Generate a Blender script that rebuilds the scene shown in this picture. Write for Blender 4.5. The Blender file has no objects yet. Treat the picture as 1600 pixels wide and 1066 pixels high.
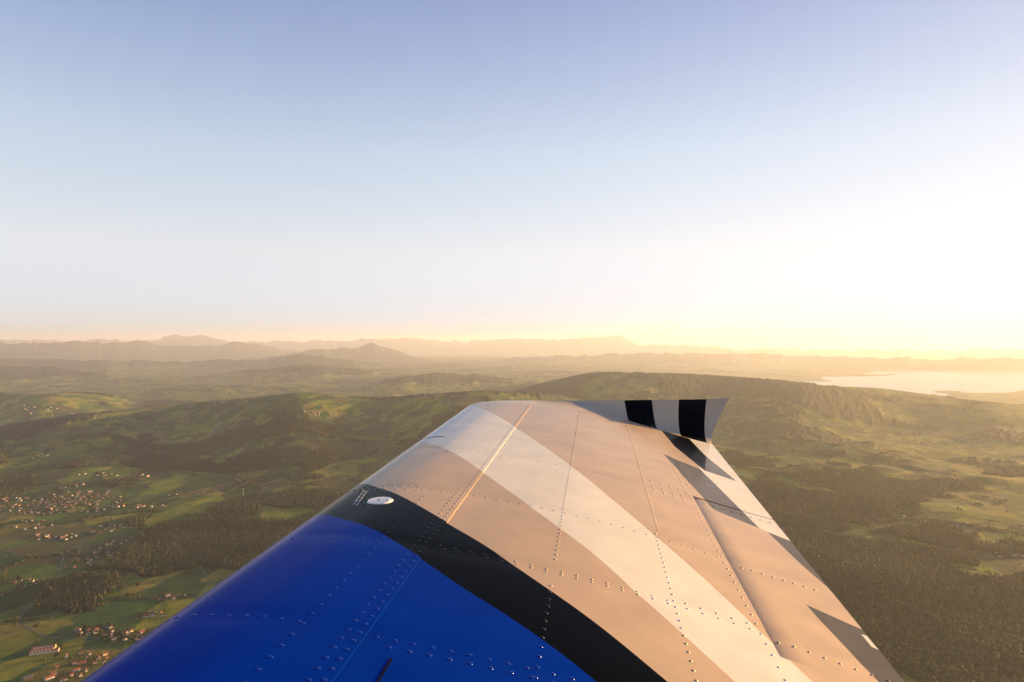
import bpy, bmesh, math, random
import numpy as np
from mathutils import Vector, Matrix

# ------------------------------------------------------------------ camera, sky, sun, exposure
scene = bpy.context.scene
col = scene.collection
cam_data = bpy.data.cameras.new("camera")
cam_data.lens = 24.0
cam_data.sensor_width = 36.0
cam_data.clip_start = 0.05
cam_data.clip_end = 400000.0
cam = bpy.data.objects.new("camera", cam_data)
cam.location = (0, 0, 0)
cam.rotation_euler = (math.radians(90), 0, 0)
col.objects.link(cam)
scene.camera = cam

SUN_DIR = Vector((0.892, 0.440, 0.108)).normalized()      # towards the sun: low, from the right
sun_el = math.asin(SUN_DIR.z)
sun_az = math.atan2(SUN_DIR.x, SUN_DIR.y)                 # clockwise from +Y

world = bpy.data.worlds.new("World")
scene.world = world
world.use_nodes = True
wn = world.node_tree
wn.nodes.clear()
sky = wn.nodes.new("ShaderNodeTexSky")
sky.sky_type = 'NISHITA'
sky.sun_disc = False
sky.sun_elevation = sun_el
sky.sun_rotation = sun_az
sky.altitude = 1400
sky.air_density = 1.0
sky.dust_density = 0.8
sky.ozone_density = 1.6
bg = wn.nodes.new("ShaderNodeBackground")
bg.inputs["Strength"].default_value = 0.07
wo = wn.nodes.new("ShaderNodeOutputWorld")
# the evening sky is paler and a little more violet than the clear-air model
wtc = wn.nodes.new("ShaderNodeTexCoord"); wsp = wn.nodes.new("ShaderNodeSeparateXYZ")
wn.links.new(wtc.outputs["Generated"], wsp.inputs[0])
wr = wn.nodes.new("ShaderNodeValToRGB")
_el = wr.color_ramp.elements
_el[0].position = 0.0; _el[0].color = (.62, .70, .86, 1)
_el[1].position = 1.0; _el[1].color = (.36, .34, .42, 1)
for _p, _c in ((.03, (.64, .69, .90)), (.07, (.76, .68, .80)), (.125, (.84, .66, .68)), (.26, (.93, .75, .70)), (.44, (.82, .70, .80)), (.70, (.52, .47, .56))):
    _e = _el.new(_p); _e.color = (*_c, 1)
wn.links.new(wsp.outputs[2], wr.inputs[0])
wm = wn.nodes.new("ShaderNodeVectorMath"); wm.operation = 'MULTIPLY'
ws = wn.nodes.new("ShaderNodeVectorMath"); ws.operation = 'SCALE'; ws.inputs["Scale"].default_value = 3.45
wn.links.new(sky.outputs[0], wm.inputs[0]); wn.links.new(wr.outputs[0], wm.inputs[1])
wn.links.new(wm.outputs[0], ws.inputs[0])
# film-like shoulder: c / (1 + c / L), so that the glow round the sun does not blow out
wd = wn.nodes.new("ShaderNodeVectorMath"); wd.operation = 'SCALE'; wd.inputs["Scale"].default_value = 1 / 3.6
wa = wn.nodes.new("ShaderNodeVectorMath"); wa.operation = 'ADD'; wa.inputs[1].default_value = (1, 1, 1)
wq = wn.nodes.new("ShaderNodeVectorMath"); wq.operation = 'DIVIDE'
wn.links.new(ws.outputs[0], wd.inputs[0]); wn.links.new(wd.outputs[0], wa.inputs[0])
wn.links.new(ws.outputs[0], wq.inputs[0]); wn.links.new(wa.outputs[0], wq.inputs[1]); 
wr2 = wn.nodes.new("ShaderNodeValToRGB"); _el = wr2.color_ramp.elements
_el[0].position = 0.0; _el[0].color = (.55, .57, .72, 1)
_el[1].position = 1.0; _el[1].color = (.42, .43, .52, 1)
for _p, _c in ((.03, (.63, .66, .78)), (.125, (.80, .78, .79)), (.26, (.71, .73, .79)), (.44, (.53, .53, .65)), (.7, (.45, .46, .55))):
    _e = _el.new(_p); _e.color = (*_c, 1)
wn.links.new(wsp.outputs[2], wr2.inputs[0])
wp = wn.nodes.new("ShaderNodeVectorMath"); wp.operation = 'MULTIPLY'
wz = wn.nodes.new("ShaderNodeVectorMath"); wz.operation = 'SCALE'; wz.inputs["Scale"].default_value = 2.0
wn.links.new(wq.outputs[0], wp.inputs[0]); wn.links.new(wr2.outputs[0], wp.inputs[1])
wn.links.new(wp.outputs[0], wz.inputs[0]); wn.links.new(wz.outputs[0], bg.inputs[0])
wn.links.new(bg.outputs[0], wo.inputs[0])

sun_data = bpy.data.lights.new("sun", 'SUN')
sun_data.energy = 5.0
sun_data.angle = math.radians(0.5)
sun_data.color = (1.0, 0.58, 0.19)
sun = bpy.data.objects.new("sun", sun_data)
sun.rotation_euler = SUN_DIR.to_track_quat('Z', 'Y').to_euler()
sun.location = (0, 0, 50)
col.objects.link(sun)

scene.view_settings.view_transform = 'Standard'
scene.view_settings.look = 'None'
scene.view_settings.exposure = 1.75
scene.view_settings.gamma = 1.0
scene.view_settings.use_curve_mapping = False
scene.render.engine = 'CYCLES'
cy = scene.cycles
cy.use_denoising = True
try: cy.denoiser = 'OPENIMAGEDENOISE'
except Exception: pass
cy.max_bounces = 5
cy.diffuse_bounces = 2
cy.glossy_bounces = 3
cy.volume_bounces = 1
cy.transmission_bounces = 2
cy.sample_clamp_indirect = 6

HAZE_DENSITY = 2.35e-5
HAZE_COLOR = (0.80, 0.86, 1.0)
HAZE_ANISO = 0.30

# ------------------------------------------------------------------ terrain function (metres, eye at 0,0,0)
R_EARTH = 6371000.0 * 1.12
FPX = 1067.0

def _hash(ix, iy, seed):
    h = (ix.astype(np.int64) * 374761393 + iy.astype(np.int64) * 668265263 + seed * 982451653) & 0xffffffff
    h = ((h ^ (h >> 13)) * 1274126177) & 0xffffffff
    h = (h ^ (h >> 16)) & 0xffffffff
    return h.astype(np.float64) / 4294967295.0

def vnoise(x, y, seed=0):
    ix = np.floor(x); iy = np.floor(y)
    fx = x - ix; fy = y - iy
    ux = fx * fx * fx * (fx * (fx * 6 - 15) + 10); uy = fy * fy * fy * (fy * (fy * 6 - 15) + 10)
    a = _hash(ix, iy, seed); b = _hash(ix + 1, iy, seed)
    c = _hash(ix, iy + 1, seed); d = _hash(ix + 1, iy + 1, seed)
    return (a + (b - a) * ux) * (1 - uy) + (c + (d - c) * ux) * uy   # 0..1

def fbm(x, y, wl, octaves=4, seed=0, gain=0.5, ridged=False):
    s = np.zeros_like(x, dtype=np.float64); amp = 1.0; tot = 0.0
    c_, s_ = math.cos(0.6), math.sin(0.6)
    px, py = x / wl, y / wl
    for o in range(octaves):
        n = vnoise(px, py, seed + o * 17) * 2 - 1
        if ridged: n = 1 - 2 * np.abs(n)
        s += n * amp; tot += amp; amp *= gain
        px, py = (px * c_ - py * s_) * 2.03 + 13.7, (px * s_ + py * c_) * 2.03 + 7.1
    return s / tot

def sstep(a, b, v):
    t = np.clip((v - a) / (b - a), 0, 1)
    return t * t * (3 - 2 * t)

# crests of the hills: bearing (tangent, right positive), slope of the sight line to the crest (up positive)
def _crest(pts):
    p = np.array(pts, float)
    return (p[:, 0] - 800) / FPX, (533 - p[:, 1]) / FPX
# name, distance m, front width, back width, roughness m, crest
RIDGES = [
 ("wooded_hill", 7300, 2100, 1100, 10, [(-700,720),(-300,695),(0,670),(78,655),(187,642),(265,633),(312,628),(400,620),(472,612),(590,624),(680,617),(760,613),(860,617),(1000,640),(1100,690)]),
 ("long_hill", 9800, 2600, 1500, 12, [(560,660),(740,626),(810,611),(850,599),(870,595),(900,588),(930,583),(980,582),(1080,586),(1180,592),(1240,597),(1300,603),(1370,606),(1400,610),(1460,618),(1500,626),(1600,636),(1900,668)]),
 ("low_hill", 11500, 1300, 1200, 10, [(-700,620),(0,616),(100,614),(175,617),(205,628),(260,650)]),
 ("hill_c", 14500, 1500, 1600, 50, [(260,640),(400,618),(575,603),(631,590),(672,584),(712,586),(744,589),(806,594),(850,599),(950,612)]),
 ("hill_d", 19000, 2000, 2000, 70, [(-800,565),(-200,570),(0,572),(80,577),(150,583),(270,603)]),
 ("hill_e", 18000, 1700, 1900, 70, [(210,615),(250,604),(312,591),(360,582),(415,577),(480,571),(560,577),(650,590),(720,604)]),
 ("hill_f", 25500, 2400, 2200, 110, [(-800,556),(0,560),(120,564),(240,566),(400,562),(440,559),(478,556),(556,564),(603,572),(656,581),(700,592)]),
 ("hill_g", 33000, 2600, 2500, 150, [(380,566),(440,556),(487,550),(534,545),(556,549),(578,545),(600,550),(619,557),(666,561),(700,572)]),
 ("mountain_a", 43000, 6000, 4000, 230, [(-800,535),(-300,534),(-60,538),(0,538),(18,540),(47,536),(70,539),(130,536),(165,538),(220,535),(245,541),(300,542),(340,540),(372,535),(392,536),(410,541),(440,548),(500,556),(560,566)]),
 ("mountain_b", 39000, 4000, 3000, 200, [(500,560),(540,552),(566,543),(587,538),(600,542),(619,552),(680,560)]),
 ("mountain_c", 66000, 9000, 6000, 420, [(-800,530),(-300,529),(0,534),(20,531),(40,534),(75,532),(110,536),(140,534),(153,531),(170,535),(200,534),(235,534),(255,530),(272,525),(284,529),(305,527),(325,527),(336,531),(345,536),(380,536),(400,534),(430,533),(455,537),(500,536),(530,534),(560,530),(590,531),(620,532),(640,530),(660,531),(700,535),(760,534),(800,532),(850,534),(900,533),(915,530),(925,529),(935,531),(950,527),(965,526.5),(975,530),(985,538),(1010,540),(1040,540),(1080,544),(1150,547),(1300,549),(1600,549),(2400,549)]),
 ("shore_hill", 36000, 4500, 4000, 90, [(700,566),(800,560),(900,556),(1000,553),(1100,554),(1170,553),(1250,556),(1330,559),(1450,561),(1600,560),(2400,560)]),
]
LAKE_Z = -1100.0
LAKE_PX = [(1353,583),(1369,581.2),(1412,579),(1500,578.4),(1600,578),(2000,577.5),(2700,577),(2700,600),(2000,604),(1720,606),(1640,608),(1600,610),(1585,612.5),(1569,614),(1540,614.4),(1512,614),(1500,611.3),(1480,610.6),(1459,611.8),(1464,613.5),(1475,614.5),(1490,616.5),(1480,619.5),(1462,621),(1430,621),(1340,612),(1250,604),(1222,595.2),(1256,596),(1285,596.3),(1300,596),(1281,591.5),(1283,590),(1290,589),(1344,588),(1385,587),(1400,585.8),(1392,585),(1360,585),(1350,585.4)]
def _to_level(px, py, z):
    tx = (px - 800) / FPX; tz = (533 - py) / FPX
    k = math.hypot(1, tx)
    # solve  tz*Y = z - (kY)^2/2R
    a = k * k / (2 * R_EARTH)
    Y = (-tz - math.sqrt(max(tz * tz + 4 * a * z, 0))) / (2 * a) if False else None
    disc = tz * tz + 4 * a * z
    Y = (-tz - math.sqrt(max(disc, 0.0))) / (2 * a)
    return tx * Y, Y
LAKE = np.array([_to_level(px, py, LAKE_Z) for px, py in LAKE_PX])

def ground(x, y, detail=True):
    """height of the land without the earth's curvature"""
    x = np.asarray(x, float); y = np.asarray(y, float)
    d = np.hypot(x, y)
    ys = np.maximum(y, 0.18 * d + 1.0)
    t = x / ys                                           # bearing tangent
    k = np.sqrt(1 + t * t)
    # base level: valley, falling to the lake basin on the right
    west = sstep(0.10, 0.42, t) * sstep(8500, 13500, d)
    base = -905 - 198 * west
    base = base - 40 * sstep(0.25, 0.6, t) * sstep(3500, 6500, d) * (1 - west)
    roll = (fbm(x, y, 1400, 3, 3) * 100 + fbm(x, y, 420, 3, 9) * 42) * (1 - west)
    far = sstep(16000, 30000, d)
    h = base + roll * (1 - 0.3 * far)
    # bumps near the viewer
    for bx, by, r1, r2, hh in SHADE_BUMPS:
        q = ((x - bx) / r1) ** 2 + ((y - by) / r2) ** 2
        h = h + hh * np.exp(-q)
    for i, (nm, dist, wf, wb, rough, pts) in enumerate(RIDGES):
        ct, cs = _CR[i]
        sl = np.interp(t, ct, cs, left=-9, right=-9)
        wob = 1 + 0.05 * np.sin(t * 9 + i * 2.1) + 0.03 * np.sin(t * 23 + i)
        dc = dist * wob
        if dist > 12000:      # broken crest lines
            jag = (1 - 2 * np.abs(vnoise(t * 42 + 31 * i, t * 0, 300 + i) * 2 - 1)) * 0.55 + (1 - 2 * np.abs(vnoise(t * 105 + 17 * i, t * 0, 320 + i) * 2 - 1)) * 0.3 + (vnoise(t * 260, t * 0, 340 + i) - .5) * 0.3
            sl = sl + jag * (0.0030 if dist > 30000 else 0.0020)
        Yc = dc / k
        zc = sl * Yc + dc * dc / (2 * R_EARTH)
        # fade at the crest's own ends
        e = sstep(ct[0] - 0.01, ct[0] + 0.05, t) * sstep(-ct[-1] - 0.01, -ct[-1] + 0.05, -t)
        u = (d - dc)
        w = np.where(u < 0, wf, wb)
        v = np.abs(u) / w
        prof = np.exp(-(v ** 1.7) * 1.6)
        n = fbm(x, y, max(900, wf * (0.55 if dist < 17000 else 0.32)), 6, 40 + i, ridged=(dist > 30000)) if detail else 0
        amp = (zc - base)
        rise = np.maximum(amp, 0) * prof * (1 + n * (0.32 if dist < 12000 else 0.55) * np.clip(v, 0, 1)) + rough * n * prof * 0.5
        cand = base + rise + (1 - prof) * -30
        cand = np.where((sl > -5), cand, -5000)
        cand = base + (cand - base) * e - 200 * (1 - e)
        kk = 18.0 + dist * 0.001
        m = np.maximum(h, cand)
        h = m + kk * 0.25 * np.clip(1 - np.abs(h - cand) / kk, 0, 1) ** 2
    return h

SHADE_BUMPS = [(300, 3350, 750, 1100, 140), (-450, 4900, 500, 420, 90)]  # hills added out of sight behind the wing to shade the left valley
def _soft(c, dist):
    """round off the corners between the crest's measured points"""
    tt = np.arange(c[0][0], c[0][-1], 0.004); v = np.interp(tt, c[0], c[1])
    n = 8 if dist < 16000 else 3
    k = np.hanning(2 * n + 3)[1:-1]; k /= k.sum()
    return tt, np.convolve(np.pad(v, n, mode='edge'), k, 'valid')
_CR = [_soft(_crest(r[5]), r[1]) for r in RIDGES]

def inside(poly, x, y):
    c = np.zeros(x.shape, bool)
    n = len(poly); j = n - 1
    for i in range(n):
        xi, yi = poly[i]; xj, yj = poly[j]
        if yi != yj:
            cr = ((yi > y) != (yj > y)) & (x < (xj - xi) * (y - yi) / (yj - yi) + xi)
            c ^= cr
        j = i
    return c

def poly_dist(poly, x, y):
    best = np.full(x.shape, 1e12)
    n = len(poly)
    for i in range(n):
        ax, ay = poly[i]; bx, by = poly[(i + 1) % n]
        dx, dy = bx - ax, by - ay; L = dx * dx + dy * dy + 1e-9
        tt = np.clip(((x - ax) * dx + (y - ay) * dy) / L, 0, 1)
        best = np.minimum(best, (x - ax - tt * dx) ** 2 + (y - ay - tt * dy) ** 2)
    return np.sqrt(best)

def drop(x, y):
    return (x * x + y * y) / (2 * R_EARTH)

# ------------------------------------------------------------------ helpers
def link(o, parent=None):
    col.objects.link(o)
    if parent is not None: o.parent = parent
    return o

def mesh_np(name, verts, faces, mats=(), smooth=False, mat_index=None, uv=None):
    """verts (n,3) array; faces: (m,4) or (m,3) array, or list of lists"""
    me = bpy.data.meshes.new(name)
    verts = np.asarray(verts, np.float32)
    if isinstance(faces, np.ndarray):
        m, k = faces.shape
        me.vertices.add(len(verts)); me.vertices.foreach_set("co", verts.ravel())
        me.loops.add(m * k); me.loops.foreach_set("vertex_index", faces.astype(np.int32).ravel())
        me.polygons.add(m)
        me.polygons.foreach_set("loop_start", np.arange(0, m * k, k, dtype=np.int32))
        me.polygons.foreach_set("loop_total", np.full(m, k, np.int32))
    else:
        me.from_pydata([tuple(map(float, v)) for v in verts], [], faces)
    for mt in mats: me.materials.append(mt)
    if mat_index is not None: me.polygons.foreach_set("material_index", np.asarray(mat_index, np.int32))
    me.update(calc_edges=True)
    if smooth: me.polygons.foreach_set("use_smooth", np.ones(len(me.polygons), bool))
    me.validate()
    return me

def obj(name, me, parent=None, label=None, cat=None, group=None, kind=None, loc=None):
    o = bpy.data.objects.new(name, me)
    if loc is not None: o.location = loc
    if label: o["label"] = label
    if cat: o["category"] = cat
    if group: o["group"] = group
    if kind: o["kind"] = kind
    return link(o, parent)

def grid_faces(nr, nc):
    i = np.arange(nr - 1)[:, None] * nc + np.arange(nc - 1)[None, :]
    i = i.ravel()
    return np.stack([i, i + 1, i + nc + 1, i + nc], 1)

def principled(name, color=(0.5, 0.5, 0.5), rough=0.6, spec=0.5, metal=0.0):
    m = bpy.data.materials.new(name); m.use_nodes = True
    b = m.node_tree.nodes["Principled BSDF"]
    b.inputs["Base Color"].default_value = (*color, 1)
    b.inputs["Roughness"].default_value = rough
    b.inputs["Specular IOR Level"].default_value = spec
    b.inputs["Metallic"].default_value = metal
    return m, m.node_tree, b

# ------------------------------------------------------------------ land cover
def voro(x, y, size, seed, stretch=1.0, ang=0.0):
    c, s = math.cos(ang), math.sin(ang)
    X = (x * c + y * s) / size; Y = (-x * s + y * c) / size / stretch
    ix = np.floor(X); iy = np.floor(Y)
    d1 = np.full(x.shape, 1e9); d2 = np.full(x.shape, 1e9); cid = np.zeros(x.shape)
    for dx in (-1, 0, 1):
        for dy in (-1, 0, 1):
            jx = ix + dx; jy = iy + dy
            px = jx + 0.1 + 0.8 * _hash(jx, jy, seed); py = jy + 0.1 + 0.8 * _hash(jx, jy, seed + 5)
            dd = np.hypot(X - px, Y - py)
            new = dd < d1
            d2 = np.where(new, d1, np.minimum(d2, dd))
            cid = np.where(new, _hash(jx, jy, seed + 11), cid)
            d1 = np.where(new, dd, d1)
    return cid, (d2 - d1) * size * 0.5

FORESTS = [
 [(-1463,2579),(-1650,2935),(-1715,3183),(-1721,3368),(-1534,3482),(-1286,3430),(-1045,3379),(-939,3579),(-776,3452),(-700,3000),(-800,2700),(-980,2560),(-1108,2600),(-1261,2691),(-1357,2585)],
 [(-1619,2328),(-1694,2449),(-1709,2533),(-1664,2573),(-1583,2559),(-1547,2579),(-1445,2447),(-1381,2310),(-1447,2271),(-1526,2262)],
 [(-1894,3368),(-1897,3500),(-1796,3441),(-1746,3326),(-1804,3290)],
 [(-1640,3398),(-1643,3653),(-1619,3881),(-1426,3803),(-1303,3540),(-1383,3453),(-1554,3384)],
 [(-1398,3729),(-1355,4015),(-1151,4095),(-907,4034),(-900,3679),(-1106,3646),(-1266,3700)],
 [(1161,2635),(1313,2860),(1497,2905),(1589,2734),(1693,2696),(1789,2614),(2021,2696),(2479,2784),(2300,1813),(1100,1700),(1000,2067),(1050,2435)],
 [(1282,3696),(1663,4437),(1971,4572),(2195,4337),(2363,4202),(2702,4368),(2579,4047),(2177,3746),(1709,3256),(1340,2860),(1100,3041)],
 [(-2100,4750),(-1900,4850),(-1500,4700),(-1480,4600),(-1900,4620)],
 [(-2650,4350),(-2500,4450),(-2350,4330),(-2480,4230)],
 [(-3000,5150),(-2600,5250),(-2300,5150),(-2500,5000)],
 [(-2300,5500),(-2050,5800),(-1850,5600),(-2000,5350)],
 [(-3500,4250),(-3300,4500),(-3050,4400),(-2850,3950),(-3000,3900)],
]
CLEARINGS = [
 [(-2950,5500),(-2900,6250),(-2450,6350),(-2350,5800),(-2600,5550)],
 [(-2350,6100),(-2250,6900),(-1500,6350),(-1300,5900),(-1700,5800)],
 [(-1750,5050),(-1550,5450),(-1050,5350),(-1100,5050)],
 [(-3150,6500),(-3100,7100),(-2550,7100),(-2650,6700)],
 [(-3900,5600),(-3700,5900),(-3300,5850),(-3350,5500)],
 [(3800,8600),(4200,9200),(5400,9300),(5200,8500)],
]
def forest_mask(x, y, h=None):
    wx = x + fbm(x, y, 260, 3, 71) * 75; wy = y + fbm(x, y, 260, 3, 72) * 110
    d = np.hypot(x, y); t = x / np.maximum(y, 1)
    n = fbm(wx, wy, 1250, 4, 80, gain=0.6)
    # openness of the land: valley floor by the villages is open, the hill flanks are wooded
    thr = 0.30 + 0.0 * d
    thr = thr - 0.27 * sstep(4700, 5600, d) * sstep(9400, 8600, d) * sstep(-0.02, -0.10, t)
    hillR = sstep(6200, 8300, d) * sstep(11500, 10500, d) * sstep(-0.05, 0.1, t)
    thr = thr - 0.55 * hillR * (1 - 0.45 * sstep(0.3, 0.6, t))
    thr = thr - 0.12 * sstep(0.1, 0.3, t) * sstep(5000, 2500, d)
    thr = thr - 0.18 * sstep(10500, 14000, d)
    if h is not None:        # far hills carry woods on their backs, meadows lie at their feet
        thr = thr + np.where(d > 11000, 0.20 - 0.75 * sstep(50, 170, h + 905) - 0.4 * sstep(24000, 32000, d), 0)
    mask = n > thr
    for p in CLEARINGS: mask &= ~inside(p, wx, wy)
    for p in FORESTS: mask |= inside(p, wx, wy)
    mask &= ~((t > 0.05) & (d > 3500) & (d < 6500) & (fbm(wx, wy, 420, 3, 97) > 0.27))
    # keep the meadows round the near village open
    keep = inside([(-3000,3050),(-3000,4300),(-2100,4300),(-1700,3950),(-1700,3300),(-1800,2900),(-1750,2450),(-1750,2000),(-1000,1700),(-900,2300),(-1300,2560),(-1700,2700),(-1800,2900)], wx, wy)
    f = np.zeros(x.shape, bool)
    for p in FORESTS: f |= inside(p, wx, wy)
    mask &= ~(keep & ~f)
    return mask

GREENS = np.array([(.020,.060,.012),(.032,.084,.014),(.066,.130,.016),(.140,.190,.018),(.205,.215,.024),(.036,.090,.020),(.200,.180,.034),(.024,.070,.016),(.085,.085,.030),(.050,.105,.016),(.090,.140,.02)])  # patchwork field tones; bright ones raised to stand in for sunlit patches
def ground_color(x, y, fmask, hgt):
    wx = x + fbm(x, y, 400, 3, 31) * 60; wy = y + fbm(x, y, 400, 3, 32) * 60
    cid, edge = voro(wx, wy, 210, 55, 1.6, 0.5)
    c1, e1 = voro(wx, wy, 95, 59, 2.4, -0.3)
    pal = (cid * 0.75 + c1 * 0.25)
    idx = np.clip((pal * len(GREENS)).astype(int), 0, len(GREENS) - 1)
    c = GREENS[idx]
    c = c * (0.66 + 0.26 * c1[..., None])
    c = c * (1 + 0.22 * fbm(x, y, 70, 3, 33)[..., None])
    track = (edge < 3.0) & (cid > 0.55)
    c = np.where(track[..., None], np.array((.13, .12, .075)) * 0.8, c)
    dark = np.array((.016, .026, .010)) * (1 + 0.5 * fbm(x, y, 60, 2, 35)[..., None])
    c = np.where(fmask[..., None], dark, c)
    # bare rock and scrub high on the mountains
    rock = sstep(350, 900, hgt)[..., None]
    c = c * (1 - rock) + np.array((.09, .09, .08)) * rock
    return c, cid, edge

def terrain_object(name, rs, ts_ang, label):
    """a sector of land: rows at distances rs, columns at bearings ts_ang"""
    A, Rr = np.meshgrid(ts_ang, rs)
    x = Rr * np.sin(A); y = Rr * np.cos(A)
    h = ground(x, y)
    fm = forest_mask(x, y, h)
    lk = inside(LAKE, x, y) & (y > 9000)
    edge = None
    far_canopy = fm & (Rr > 6000) & (Rr < 30000) & ~lk
    canopy = (14 + 9 * (vnoise(x / 22, y / 22, 5) * 2 - 1) + 5 * fbm(x, y, 90, 2, 6)) * np.clip((Rr - 6000) / 300, 0, 1)
    h = h + np.where(far_canopy, canopy, 0)
    h = np.where(lk, -1112.0, np.maximum(h, np.where(Rr > 11500, -1098.5, -1e6)))
    c, _, _ = ground_color(x, y, fm, h)
    z = h - drop(x, y)
    V = np.stack([x, y, z], -1).reshape(-1, 3)
    me = mesh_np(name, V, grid_faces(len(rs), len(ts_ang)), [MAT_GROUND], smooth=True)
    at = me.attributes.new("ground_color", 'FLOAT_COLOR', 'POINT')
    at.data.foreach_set("color", np.concatenate([c.reshape(-1, 3), np.ones((V.shape[0], 1))], 1).astype(np.float32).ravel())
    o = obj(name, me, label=label, kind="structure")
    return o

def ground_material():
    m, nt, b = principled("land_cover", rough=0.95, spec=0.12)
    a = nt.nodes.new("ShaderNodeAttribute"); a.attribute_name = "ground_color"
    tc = nt.nodes.new("ShaderNodeTexCoord")
    n1 = nt.nodes.new("ShaderNodeTexNoise"); n1.inputs["Scale"].default_value = 0.03; n1.inputs["Detail"].default_value = 8
    n2 = nt.nodes.new("ShaderNodeTexNoise"); n2.inputs["Scale"].default_value = 0.25; n2.inputs["Detail"].default_value = 4
    nt.links.new(tc.outputs["Object"], n1.inputs[0]); nt.links.new(tc.outputs["Object"], n2.inputs[0])
    r = nt.nodes.new("ShaderNodeMapRange"); r.inputs[1].default_value = 0.3; r.inputs[2].default_value = 0.7
    r.inputs[3].default_value = 0.72; r.inputs[4].default_value = 1.25
    nt.links.new(n1.outputs[0], r.inputs[0])
    r2 = nt.nodes.new("ShaderNodeMapRange"); r2.inputs[1].default_value = 0.3; r2.inputs[2].default_value = 0.7
    r2.inputs[3].default_value = 0.8; r2.inputs[4].default_value = 1.15
    nt.links.new(n2.outputs[0], r2.inputs[0])
    mu = nt.nodes.new("ShaderNodeMath"); mu.operation = 'MULTIPLY'
    nt.links.new(r.outputs[0], mu.inputs[0]); nt.links.new(r2.outputs[0], mu.inputs[1])
    vm = nt.nodes.new("ShaderNodeVectorMath"); vm.operation = 'SCALE'
    nt.links.new(a.outputs["Color"], vm.inputs[0]); nt.links.new(mu.outputs[0], vm.inputs["Scale"])
    nt.links.new(vm.outputs[0], b.inputs["Base Color"])
    return m
MAT_GROUND = ground_material()

# distances chosen so that the rows are about a pixel apart from the eye's height
near_r = []
dep = 0.62
while dep > 0.0975:
    near_r.append(905 / dep); dep -= 0.0011
near_r = np.array(near_r + [9400.0])
A_MIN, A_MAX = math.radians(-48), math.radians(48)
angs = np.linspace(A_MIN, A_MAX, 1100)
hill_r = np.geomspace(9400, 34500, 300)
mount_r = np.geomspace(34500, 112000, 170)
terrain_object("valley_ground", near_r, angs, "green valley floor with meadows and woods below the wing")
terrain_object("hills", hill_r, np.linspace(A_MIN, A_MAX, 700), "hazy wooded hills rising behind the valley")
terrain_object("mountains", mount_r, np.linspace(A_MIN, A_MAX, 900), "pale mountain ranges along the horizon")
# the land goes on beyond the frame
rest = np.linspace(A_MAX, A_MIN + 2 * math.pi, 110)
terrain_object("outlying_ground", np.geomspace(near_r[0], 112000, 110), rest, "land continuing outside the picture")
terrain_object("ground_below", np.linspace(1.0, near_r[0], 14), np.linspace(0, 2 * math.pi, 97), "land directly below the aircraft")

# lake: sheet following the earth's curve
def build_lake():
    bm = bmesh.new()
    vs = [bm.verts.new((x, y, 0)) for x, y in LAKE]
    f = bm.faces.new(vs)
    bmesh.ops.triangulate(bm, faces=[f])
    for _ in range(5):
        long_e = [e for e in bm.edges if e.calc_length() > 1500]
        if not long_e: break
        bmesh.ops.subdivide_edges(bm, edges=long_e, cuts=1)
        bmesh.ops.triangulate(bm, faces=bm.faces[:])
    for v in bm.verts: v.co.z = LAKE_Z - (v.co.x ** 2 + v.co.y ** 2) / (2 * R_EARTH)
    bmesh.ops.recalc_face_normals(bm, faces=bm.faces[:])
    for f in bm.faces:
        if f.normal.z < 0: f.normal_flip()
    me = bpy.data.meshes.new("lake"); bm.to_mesh(me); bm.free()
    m, nt, b = principled("lake_water", (0.02, 0.035, 0.04), 0.22, 0.5)
    b.inputs["IOR"].default_value = 1.33
    tc = nt.nodes.new("ShaderNodeTexCoord"); no = nt.nodes.new("ShaderNodeTexNoise"); no.inputs["Scale"].default_value = 0.02; no.inputs["Detail"].default_value = 6
    nt.links.new(tc.outputs["Object"], no.inputs[0])
    bp = nt.nodes.new("ShaderNodeBump"); bp.inputs["Strength"].default_value = 0.25; bp.inputs["Distance"].default_value = 3
    nt.links.new(no.outputs[0], bp.inputs["Height"]); nt.links.new(bp.outputs[0], b.inputs["Normal"])
    me.materials.append(m)
    obj("lake", me, label="broad pale lake shining in the haze near the horizon", kind="structure")
build_lake()

# ------------------------------------------------------------------ woods
def leaf_material(name, ramp, rough=0.85):
    m, nt, b = principled(name, rough=rough, spec=0.2)
    oi = nt.nodes.new("ShaderNodeObjectInfo")
    cr = nt.nodes.new("ShaderNodeValToRGB")
    el = cr.color_ramp.elements
    el[0].position = 0; el[0].color = (*ramp[0], 1); el[1].position = 1; el[1].color = (*ramp[-1], 1)
    for i, c in enumerate(ramp[1:-1]):
        e = el.new((i + 1) / (len(ramp) - 1)); e.color = (*c, 1)
    nt.links.new(oi.outputs["Random"], cr.inputs[0])
    nt.links.new(cr.outputs[0], b.inputs["Base Color"])
    return m
MAT_CONIFER = leaf_material("conifer_needles", [(.014,.023,.010),(.020,.030,.012),(.026,.034,.013),(.018,.025,.011),(.034,.036,.014)])
MAT_LEAF = leaf_material("broad_leaves", [(.030,.046,.014),(.046,.056,.016),(.062,.054,.018),(.036,.044,.014),(.072,.052,.018),(.034,.052,.014)])
MAT_BARK, _, _ = principled("bark", (.09, .065, .045), 0.9, 0.2)

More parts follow.
